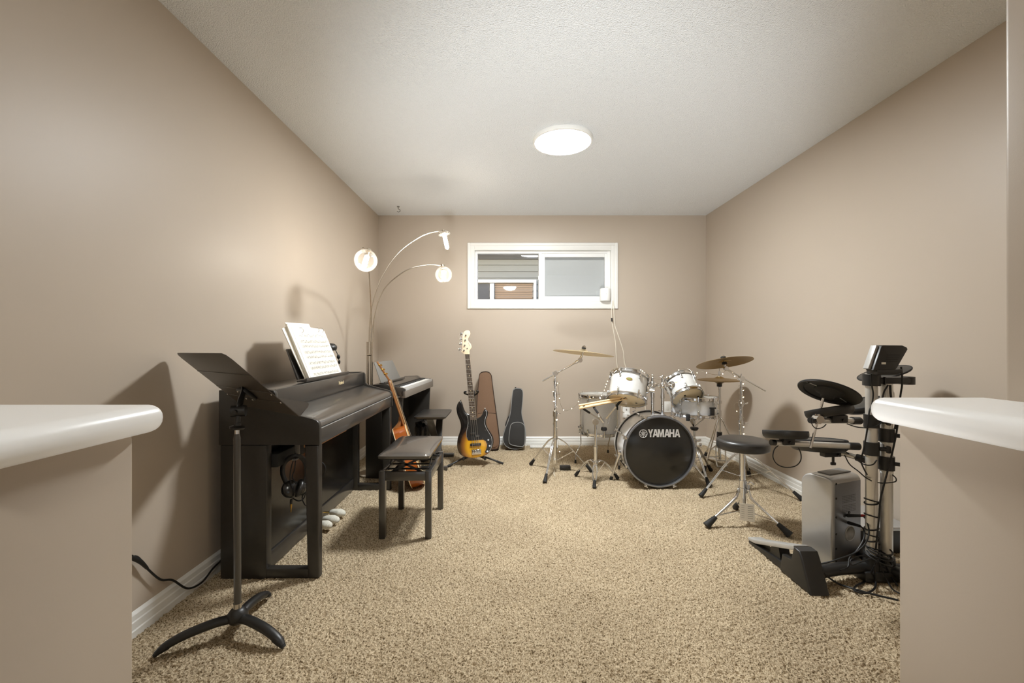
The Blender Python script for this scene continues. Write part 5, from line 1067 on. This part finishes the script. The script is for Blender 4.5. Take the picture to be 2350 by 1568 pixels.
dense = cr(path, 5); b = MB(); b.tube(dense, 0.0011, 5); b.build('wire', 'nickel', fl)
acc = 0.0; first = None; nb_ = 0
for i in range(1, len(dense)):
    acc += (dense[i]-dense[i-1]).length
    if acc > 0.115 and nb_ < 96:
        acc = 0.0; nb_ += 1; b = MB(); b.ball(dense[i], 0.0026, (1,1,1.3), 8); b.build('bulb', 'fairy_bulb', fl)
# ================================================================ electronic drum kit on the right
PY_ = 2.0; X1, X2 = (2000-CX)*PY_/1000, (2034.5-CX)*PY_/1000
rk = thing('drum_rack', 'silver two-post rack of the electronic drum kit with black clamps', 'rack', (1.70,PY_,0))
b = MB(); b.cyl((X1,PY_,0.06),(X1,PY_,0.94),0.0232,n=28); b.build('post', 'alu', rk)
b = MB(); b.cyl((X2,PY_,0.06),(X2,PY_,0.90),0.0232,n=28); b.build('post', 'alu', rk)
b = MB(); b.cyl((X1,PY_,0.886),(X1,PY_,0.938),0.034,n=28); b.box(X1,X1+0.17,PY_-0.03,PY_+0.03,0.895,0.926,0.008); b.cyl((X1+0.16,PY_,0.892),(X1+0.16,PY_,0.927),0.031,n=24); b.box(X1+0.03,X1+0.035,PY_-0.037,PY_-0.028,0.893,0.928); b.build('top_bracket', 'black_plastic', rk)
def clamp(x, z0, z1, knob):
    b = MB(); b.cyl((x,PY_,z0),(x,PY_,z1),0.030,n=26); zm = (z0+z1)/2
    k = V(knob).normalized(); b.cyl(V((x,PY_,zm)), V((x,PY_,zm))+k*0.058, 0.009, n=12); b.obox(V((x,PY_,zm))+k*0.06, k, (0,0,1), 0.018, 0.032, 0.020, 0.005); b.build('clamp', 'black_plastic', rk)
zz = lambda py: CH-(py-CY)*PY_/1000
clamp(X1, zz(981), zz(951), (0.9,-0.5,0)); clamp(X1, zz(1044), zz(1014), (1,-0.55,0)); clamp(X2, zz(1013), zz(983), (0.8,-0.7,0)); clamp(X2, zz(1078), zz(1047), (0.8,-0.7,0))
for z in (zz(1013), zz(1080)):
    b = MB(); b.cyl((X2,PY_,z-0.012),(X2,PY_,z),0.0245,n=26); b.build('post_ring', 'plastic_white', rk)
# arms
def armt(p, q, r=0.0125):
    b = MB(); b.cyl(p, q, r, n=18); d = (V(q)-V(p)).normalized(); b.build('arm', 'alu', rk); b = MB(); b.cyl(V(p)-d*0.012, V(p)+d*0.008, r*1.05, n=16); b.build('end_cap', 'black_plastic', rk); b = MB(); b.cyl(V(q)-d*0.05, V(q), 0.017, n=16); b.build('arm_sleeve', 'black_plastic', rk)
ya = 1.95
U0, U1 = PX(1864,965,1.88), PX(1972,966,1.985); L0, L1 = PX(1775,1016,1.95), PX(1970,1025,1.985); R0, R1 = PX(1928,1039,2.13), PX(1995,1058,2.04)
armt(U0, U1); armt(L0, L1); armt(R0, R1)
armt(PX(2010,946,2.17), PX(2022,965,2.03)); 
# feet of the rack
b = MB(); b.tube([(1.385,1.955,0.052),(1.5,1.985,0.052),(1.64,2.0,0.052),(1.78,1.98,0.05),(1.84,1.93,0.045)],0.030,14,5,flat=0.85); b.tube([(1.70,2.0,0.05),(1.74,2.15,0.045),(1.78,2.22,0.035)],0.028,12,4,flat=0.8); b.tube([(1.74,1.99,0.05),(1.80,1.85,0.04),(1.83,1.74,0.03)],0.03,12,4,flat=0.8); b.cyl((X1,PY_,0.03),(X1,PY_,0.115),0.036,0.031,24); b.cyl((X2,PY_,0.03),(X2,PY_,0.105),0.036,0.031,24)
b.box(1.60,1.80,1.955,2.045,0.0,0.05,0.012); b.build('base', 'black_plastic', rk)
# drum pads
def pad(label, c, a, R, th=0.034, mount=None):
    a = V(a).normalized(); c = V(c); t = thing('drum_pad', label, 'drum pad', c)
    b = MB(); b.lathe([(0,0),(R*0.86,0),(R*0.97,th*0.25),(R,th*0.55),(R,th*0.9),(R*0.985,th),(R*0.93,th),(R*0.93,th*0.7),(0,th*0.7)], c, a, 48); b.build('shell', 'black_plastic', t, sm=40)
    b = MB(); b.lathe([(0,th*0.98),(R*0.86,th*0.98),(R*0.925,th*0.9),(R*0.925,th*0.7),(0,th*0.7)], c, a, 48); b.build('playing_surface', 'dark_pad', t)
    b = MB(); b.torus(c + a*th*0.96, a, R*0.962, R*0.035, 48, 8); b.build('rim', 'black_rubber', t)
    if mount is not None:
        m = V(mount); b = MB(); d = (c - m); b.obox(V((m.x+d.x*0.3, m.y+d.y*0.3, m.z+d.z*0.42)), V((1,0.1,0)), (0,0,1), 0.050+abs(d.x)*0.5, abs(d.z)+0.016, 0.036, 0.005); b.cyl(m+V((0,-0.018,0.004)), m+V((0,-0.026,0.004)), 0.007, n=10); b.build('mount', 'black_plastic', t)
    return t
p1 = PX(1911,957,1.90); pad('small black drum pad on the upper arm, beneath the tilted black cymbal pad', p1 + V((0,0.012,0.0)), (-0.12,0.28,0.95), 0.092, 0.036, PX(1928,965,1.92))
p2 = PX(1803,1007,1.95); pad('flat black drum pad at the left tip of the lower arm, above the stool', p2, (0.03,0.17,0.98), 0.090, 0.034, PX(1807,1016,1.95))
p3 = PX(1878,1034,2.14); pad('wide black drum pad behind the lower arm, left of the silver posts', p3, (0.02,0.12,0.99), 0.122, 0.055, PX(1918,1042,2.13)+V((0,0,-0.004)))
p4 = PX(1988,939,2.19); pad('black drum pad tilted towards the stool behind the silver posts', p4, (-0.30,0.05,0.94), 0.105, 0.034, PX(2008,950,2.18))
b = MB(); q = PX(1912,1048,2.12); b.cyl(q, q+V((0,0,-0.03)), 0.006, n=10); b.obox(q+V((0,0,-0.035)), (1,0,0), (0,0,1), 0.024, 0.014, 0.010, 0.003); b.build('wing_screw', 'black_plastic', rk)
# cymbal pads
def cpad(label, c, a, R, rod=None):
    a = V(a).normalized(); c = V(c); t = thing('cymbal_pad', label, 'cymbal pad', c)
    up = [(0,0.016),(0.02,0.0155),(0.034,0.010),(0.046,0.006)] + [(0.046+(R-0.046)*k/6, 0.006-0.012*(k/6)**1.3) for k in range(1,7)]
    b = MB(); b.lathe(up + [(r, h-0.006) for r, h in reversed(up) if r > 0] + [(0,0.008)], c, a, 56); b.build('plate', 'dark_pad', t, sm=40)
    b = MB(); b.torus(c + a*-0.0075, a, R*0.985, 0.0038, 56, 8); b.build('edge', 'black_rubber', t)
    e, f = perp(a)[1:]
    b = MB(); b.lathe([(0,-0.034),(0.022,-0.034),(0.03,-0.018),(0.052,-0.008),(0.056,0.002),(0,0.004)], c, a, 32); b.build('hub', 'black_rubber', t)
    return t, a, e, f
cc_ = PX(1903,897,1.86); ac = V((0.45,0.24,0.87)).normalized()
t, a_, e_, f_ = cpad('big black cymbal pad tilted over the upper arm, seen from below', cc_, ac, 0.113)
h = ac.cross(V((0,1,0))).normalized(); g = ac.cross(h)
b = MB()
for s in (-1,1): b.tube([cc_ + h*(s*0.054)+g*0.0*s - ac*0.004 + g*(-0.006), cc_ + h*(s*0.108) - ac*0.009 + g*(-0.006)], 0.0016, 6)
b.build('seam', 'silver_plastic', t)
b = MB(); sec = [cc_ + h*(0.094*math.cos(q)) + g*(0.094*math.sin(q)) - ac*0.008 for q in [(-PI if g.y < 0 else 0) + PI*i/20 for i in range(21)]]; b.tube(sec, 0.004, 6); b.build('sensor_ridge', 'black_rubber', t)
b = MB(); b.tube([cc_ - ac*0.03, PX(1892,905,1.87), PX(1889,915,1.875), PX(1878,958,1.875), PX(1860,1028,1.875)], 0.0052, 10); b.ball(PX(1892,903,1.87),0.0065,n=10); b.build('cymbal_rod', 'chrome', rk)
b = MB(); q = PX(1877,962,1.875); b.cyl(q+V((0,-0.016,0)), q+V((0,0.016,0)), 0.017, n=18); b.cyl(q+V((0,0,-0.02)),q+V((0,0,0.022)),0.011,n=14); b.build('rod_clamp', 'chrome_soft', rk)
c3 = PX(2027,853,2.16); a3 = V((-0.34,0.04,0.935)).normalized()
cpad('grey black cymbal pad sticking out on both sides behind the drum module', c3, a3, 0.108)
b = MB(); b.tube([c3 - a3*0.02, c3 - a3*0.08 + V((0,-0.02,-0.05)), (1.79,2.14,0.77), (1.76,2.06,0.735)], 0.006, 8, 4); b.build('cymbal_rod', 'chrome', rk)
# sound module
md = thing('drum_module', 'black control module with pale side on top of the drum rack', 'drum module', (1.69,1.96,0.94))
A = V((0.30,0,0.954)).normalized(); Bx = V((1,0,-0.03)); fb = [PX(2005,852,1.92), PX(2058,847,1.92), PX(2084,800,1.92), PX(2072,793,1.92), PX(2025,792.5,1.92)]
fb = [PX(2004,850,1.92), PX(2008,853.5,1.92), PX(2054,849,1.92), PX(2059,845.5,1.92), PX(2084,802,1.92), PX(2081.5,797,1.92), PX(2072,793,1.92), PX(2027,792.5,1.92), PX(2023,795,1.92)]
b = MB(); b.prism(fb, (0.0,0.042,0.0), 0.004, 2); mo = b.build('casing', 'black_plastic', md, sm=40)
bl, tl = PX(2003,850,1.925), PX(2022.5,794,1.925); d = tl-bl
b = MB(); b.prism([bl+d*0.03+V((-0.002,0.010,0)), tl-d*0.01+V((-0.002,0.010,0)), tl-d*0.01+V((-0.002,0.040,0)), bl+d*0.03+V((-0.002,0.040,0))], V((-0.012,0,0.003)), 0.002); tag(b.build('control_panel', 'silver_plastic', md), 'pale control panel')
b = MB(); u = (PX(2084,802,1.92)-PX(2059,845.5,1.92)).normalized()
for k in range(4): b.obox(PX(2044+3*k*0,815+5*k,1.9185)+V((0.004*(3-k),0,0)), (1,0,0), u, 0.055, 0.0015, 0.002)
b.build('vent_lines', 'black_matte', mo, sm=0)
b = MB(); b.obox(PX(2028,834,1.9185), (1,0,0), u, 0.019, 0.009, 0.001); b.build('sticker', 'paper', mo, sm=0)
b = MB(); b.obox((1.672,1.95,0.951), (1,0,0), (0,1,0), 0.10, 0.06, 0.022, 0.005); b.cyl((1.62,1.925,0.952),(1.73,1.925,0.956),0.011,n=14); b.build('holder', 'black_plastic', md)
# hi-hat pedal
pd = thing('hi_hat_pedal', 'black and silver hi-hat controller pedal on the carpet in front of the silver speaker', 'pedal', (1.33,2.08,0))
b = MB(); b.prism([V((1.288,y,z)) for y, z in ((1.862,0.0),(1.875,0.03),(1.915,0.12),(1.935,0.156),(1.975,0.158),(1.992,0.095),(2.06,0.085),(2.075,0.0))], (0.086,0,0), 0.008, 3); b.build('tower', 'black_plastic', pd, sm=50)
b = MB(); b.prism([V((1.298,y,z)) for y, z in ((2.05,0.0),(2.05,0.04),(2.36,0.012),(2.36,0.0))], (0.066,0,0), 0.003); b.build('base_plate', 'black_plastic', pd)
b = MB(); b.prism([V((1.296,y,z)) for y, z in ((2.365,0.012),(2.365,0.028),(2.32,0.036),(1.985,0.158),(1.982,0.138),(2.30,0.022))], (0.075,0,0), 0.004, 2); b.build('footboard', 'silver_plastic', pd, sm=40)
b = MB(); b.prism([V((1.31,y,z)) for y, z in ((2.10,0.03),(2.12,0.10),(2.17,0.085),(2.19,0.025))], (0.05,0,0)); b.build('linkage', 'black_plastic', pd)
# silver powered speaker
sp0 = V((1.540,2.078,0)); ud = V((0.93,0.367,0)).normalized(); vd = V((-ud.y,ud.x,0)); SW, SD, SH = 0.222, 0.150, 0.432
sk_ = thing('powered_speaker', 'silver powered loudspeaker standing on the carpet beside the drum rack', 'speaker', sp0 + ud*SW/2 + vd*SD/2)
def sq(u, v, z): return sp0 + ud*u + vd*v + V((0,0,z))
prof = [(0.0,0.0),(SD,0.0),(SD,SH-0.055)] + [(SD-0.055+0.055*math.cos(q), SH-0.055+0.055*math.sin(q)) for q in [PI/2*i/6 for i in range(1,7)]] + [(0.035,SH),(0.012,SH-0.006),(0.0,SH-0.022)]
b = MB(); b.prism([sq(0.002,v,z) for v, z in prof], ud*(SW-0.004), 0.008, 3); sb_ = b.build('cabinet', 'silver_side', sk_, sm=50)
b = MB(); b.prism([sq(0.020,-0.001,0.012), sq(SW-0.006,-0.001,0.012), sq(SW-0.006,-0.001,SH-0.028), sq(0.020,-0.001,SH-0.028)], vd*0.006, 0.002); bp = b.build('back_panel', 'silver_back', sk_) if 'silver_back' in MATS else b.build('back_panel', 'silver_side', sk_)
b = MB(); b.prism([sq(0.05,0.04,SH-0.002), sq(SW-0.012,0.04,SH-0.002), sq(SW-0.012,SD-0.05,SH-0.002), sq(0.05,SD-0.05,SH-0.002)], (0,0,0.008), 0.003); b.build('top_panel', 'grey_plastic', sk_)
def carve(target, cut):
    """sink the cut shape into the target mesh"""
    cu = cut.build('cutter', 'silver_plastic', sm=0, loc=(0,0,0)); md_ = target.modifiers.new('cut', 'BOOLEAN'); md_.operation = 'DIFFERENCE'; md_.object = cu; md_.solver = 'EXACT'
    dg = bpy.context.evaluated_depsgraph_get(); me = bpy.data.meshes.new_from_object(target.evaluated_get(dg)); target.modifiers.remove(md_); target.data = me
    bpy.data.objects.remove(cu)
for ob in (sb_, bp):
    cut = MB(); cut.cyl(sq(0.132,-0.03,0.152), sq(0.132,0.034,0.152), 0.0345, n=40); carve(ob, cut)
b = MB(); b.lathe([(0.036,-0.002),(0.034,0.002),(0.031,0.012),(0.024,0.022),(0.012,0.029),(0.0,0.031)], sq(0.132,0.0,0.152), vd, 40); b.torus(sq(0.132,-0.0015,0.152), vd, 0.0352, 0.0022, 40, 8); b.build('bass_port', 'silver_plastic', bp, sm=70)
for g0 in (0.338, 0.292):
    b = MB()
    for r in range(5):
        for k in range(13): b.lathe([(0,0.0005),(0.0016,0.0005),(0.0016,0)], sq(0.078+0.0078*k,-0.0012,g0-0.0075*r), -vd, 6)
    b.build('vent_holes', 'black_matte', bp, sm=0)
for z in (0.405,0.335,0.245,0.165,0.095,0.035):
    b = MB(); b.lathe([(0,0.0008),(0.0055,0.0008),(0.0055,0)], sq(0.030,-0.001,z), -vd, 14); b.build('screw', 'black_matte', bp)
b = MB(); b.lathe([(0,0.003),(0.008,0.003),(0.010,0)], sq(0.092,-0.001,0.245), -vd, 16); b.lathe([(0,0.003),(0.006,0.003),(0.007,0)], sq(0.126,-0.001,0.255), -vd, 14); b.build('jack_sockets', 'black_plastic', bp)
# cables plugged into the speaker
j1, j2 = sq(0.105,-0.006,0.245), sq(0.115,-0.006,0.208)
def cable(label, pts, r=0.003, plug=None, red=False):
    t = thing('audio_cable', label, 'cable', pts[len(pts)//2]); b = MB(); b.tube(pts, r, 8, 8); b.build('lead', 'cable_black', t)
    if plug: b = MB(); b.cyl(plug[0], plug[1], 0.0085, 0.006, 12); b.cyl(V(plug[0])-(V(plug[1])-V(plug[0])).normalized()*0.012, plug[0], 0.0045, n=10); b.build('plug', 'black_plastic', t)
    if red: b = MB(); d = (V(plug[1])-V(plug[0])).normalized(); b.cyl(plug[1], V(plug[1])+d*0.016, 0.0066, 0.0058, 10); tag(b.build('strain_relief', 'red_plastic', t), 'red strain relief')
    return t
p = PX(1978,1184,2.05); cable('black cable with a red sleeve plugged into the back of the silver speaker', [j1, p, PX(1990,1200,2.0), PX(1994,1225,1.96), PX(1984,1250,1.95), PX(1960,1270,1.95), PX(1920,1285,1.95), PX(1890,1293,1.96), PX(1872,1294,1.97)], 0.0034, (j1, p), True)
p = PX(1974,1208,2.05); cable('black cable plugged into the lower socket of the silver speaker', [j2, p, PX(1983,1219,2.0), PX(1982,1238,1.97), PX(1968,1262,1.955), PX(1950,1281,1.96), PX(1946,1302,1.94), PX(1928,1309,1.93)], 0.0034, (j2, p))
# lead loom of the electronic kit
lo = thing('cable_loom', 'tangle of black cables tied around the left silver post and lying at its foot', 'cables', (1.66,1.93,0))
b = MB(); yq = 1.955
b.tube([PX(2000,858,1.90),PX(2001,885,1.93),PX(2004,905,1.95),PX(2001,928,1.955),PX(1995,945,1.955),PX(1992,975,1.955),PX(1987,1005,1.955),PX(1981,1035,1.955),PX(1976,1058,1.955),PX(1982,1075,1.955),PX(1990,1090,1.95)],0.0031,8,6)
b.tube([PX(2068,842,1.93),PX(2070,860,1.93),PX(2070,885,1.94),PX(2066,912,1.95),PX(2060,975,1.95),PX(2052,1020,1.95),PX(2040,1070,1.955),PX(2028,1115,1.955),PX(2020,1150,1.955),PX(2017,1190,1.955),PX(2010,1260,1.96)],0.0036,8,6)
b.tube([PX(2038,884,1.955),PX(2028,902,1.955),PX(2024,930,1.96),PX(2026,955,1.96)],0.0033,8,5); b.tube([PX(2043,884,1.955),PX(2044,905,1.955),PX(2048,930,1.955),PX(2056,965,1.955),PX(2054,985,1.955)],0.0044,8,5)
b.tube([PX(1944,973,1.93),PX(1965,980,1.94),PX(1990,982,1.95),PX(2012,978,1.955),PX(2024,968,1.96),PX(2028,955,1.97)],0.0025,8,6)
b.tube([PX(1787,1022,1.95),PX(1777,1032,1.95),PX(1774,1050,1.95),PX(1784,1066,1.95),PX(1803,1073,1.95),PX(1825,1070,1.95),PX(1837,1058,1.95),PX(1838,1042,1.955),PX(1832,1028,1.955)],0.0024,8,6)
b.tube([PX(1938,1044,2.1),PX(1950,1066,2.08),PX(1970,1082,2.03),PX(1985,1095,2.0),PX(2000,1104,1.96)],0.0027,8,6); b.tube([PX(1942,1038,2.1),PX(1960,1050,2.08),PX(1975,1062,2.0),PX(1990,1068,1.955),PX(2004,1066,1.955),PX(2012,1056,1.955)],0.0027,8,6)
b.tube([PX(2048,1090,1.96),PX(2056,1098,1.96),PX(2054,1106,1.96),PX(2030,1109,1.96),PX(2014,1108,1.97)],0.0025,8,6); b.tube([PX(1862,960,1.86),PX(1864,975,1.86),PX(1874,984,1.86),PX(1888,981,1.865),PX(1896,974,1.87)],0.0021,8,6)
b.build('leads', 'cable_black', lo)
for k, py in enumerate((1148,1154,1183,1212,1228,1238,1256,1272)):
    z = CH-(py-CY)*PY_/1000; b = MB(); b.torus((X1,PY_,z), (0.22*(-1)**k,0.05,1), 0.0265, 0.0028, 30, 8); b.build('wrap', 'cable_black', lo)
for r, z, dx in ((0.040,0.10,0.0),(0.046,0.09,0.008),(0.052,0.075,0.0),(0.042,0.115,0.012)):
    b = MB(); b.torus((X1+0.012+dx,PY_-0.02,z+0.03), (0.3-dx*20,-0.2,1), r, 0.0036, 34, 8); b.build('coil', 'cable_black', lo)
b = MB()
b.tube([PX(2012,1290,1.93),FL(1990,1330,0.012),FL(1965,1345,0.012),FL(1961,1356,0.012),FL(1985,1362,0.012),FL(2006,1352,0.012),FL(2010,1335,0.014),PX(2006,1300,1.93)],0.0041,8,7)
b.tube([PX(1885,1312,1.92),FL(1920,1338,0.012),FL(1960,1352,0.012),FL(2010,1366,0.012),FL(2062,1378,0.012)],0.0041,8,6)
b.tube([PX(2015,1285,1.94),FL(2035,1330,0.03),FL(2048,1352,0.012),FL(2064,1362,0.012)],0.0031,8,6); b.tube([PX(2022,1270,1.95),FL(2042,1318,0.04),FL(2060,1345,0.012)],0.0031,8,6); b.tube([PX(2000,1282,1.93),PX(1975,1290,1.93),PX(1955,1297,1.93),PX(1953,1285,1.94),PX(1975,1276,1.95),PX(1995,1280,1.94)],0.0030,8,6)
b.build('floor_leads', 'cable_black', lo)
# low case by the right wall
lc = thing('low_case', 'low black case with a pale lid on the carpet behind the drum rack', 'case', (1.92,2.38,0))
b = MB(); b.box(1.775,2.075,2.24,2.54,0.0,0.115,0.006); b.build('body', 'black_plastic', lc); b = MB(); b.box(1.770,2.078,2.235,2.545,0.115,0.135,0.005); b.build('lid', 'silver_side', lc)
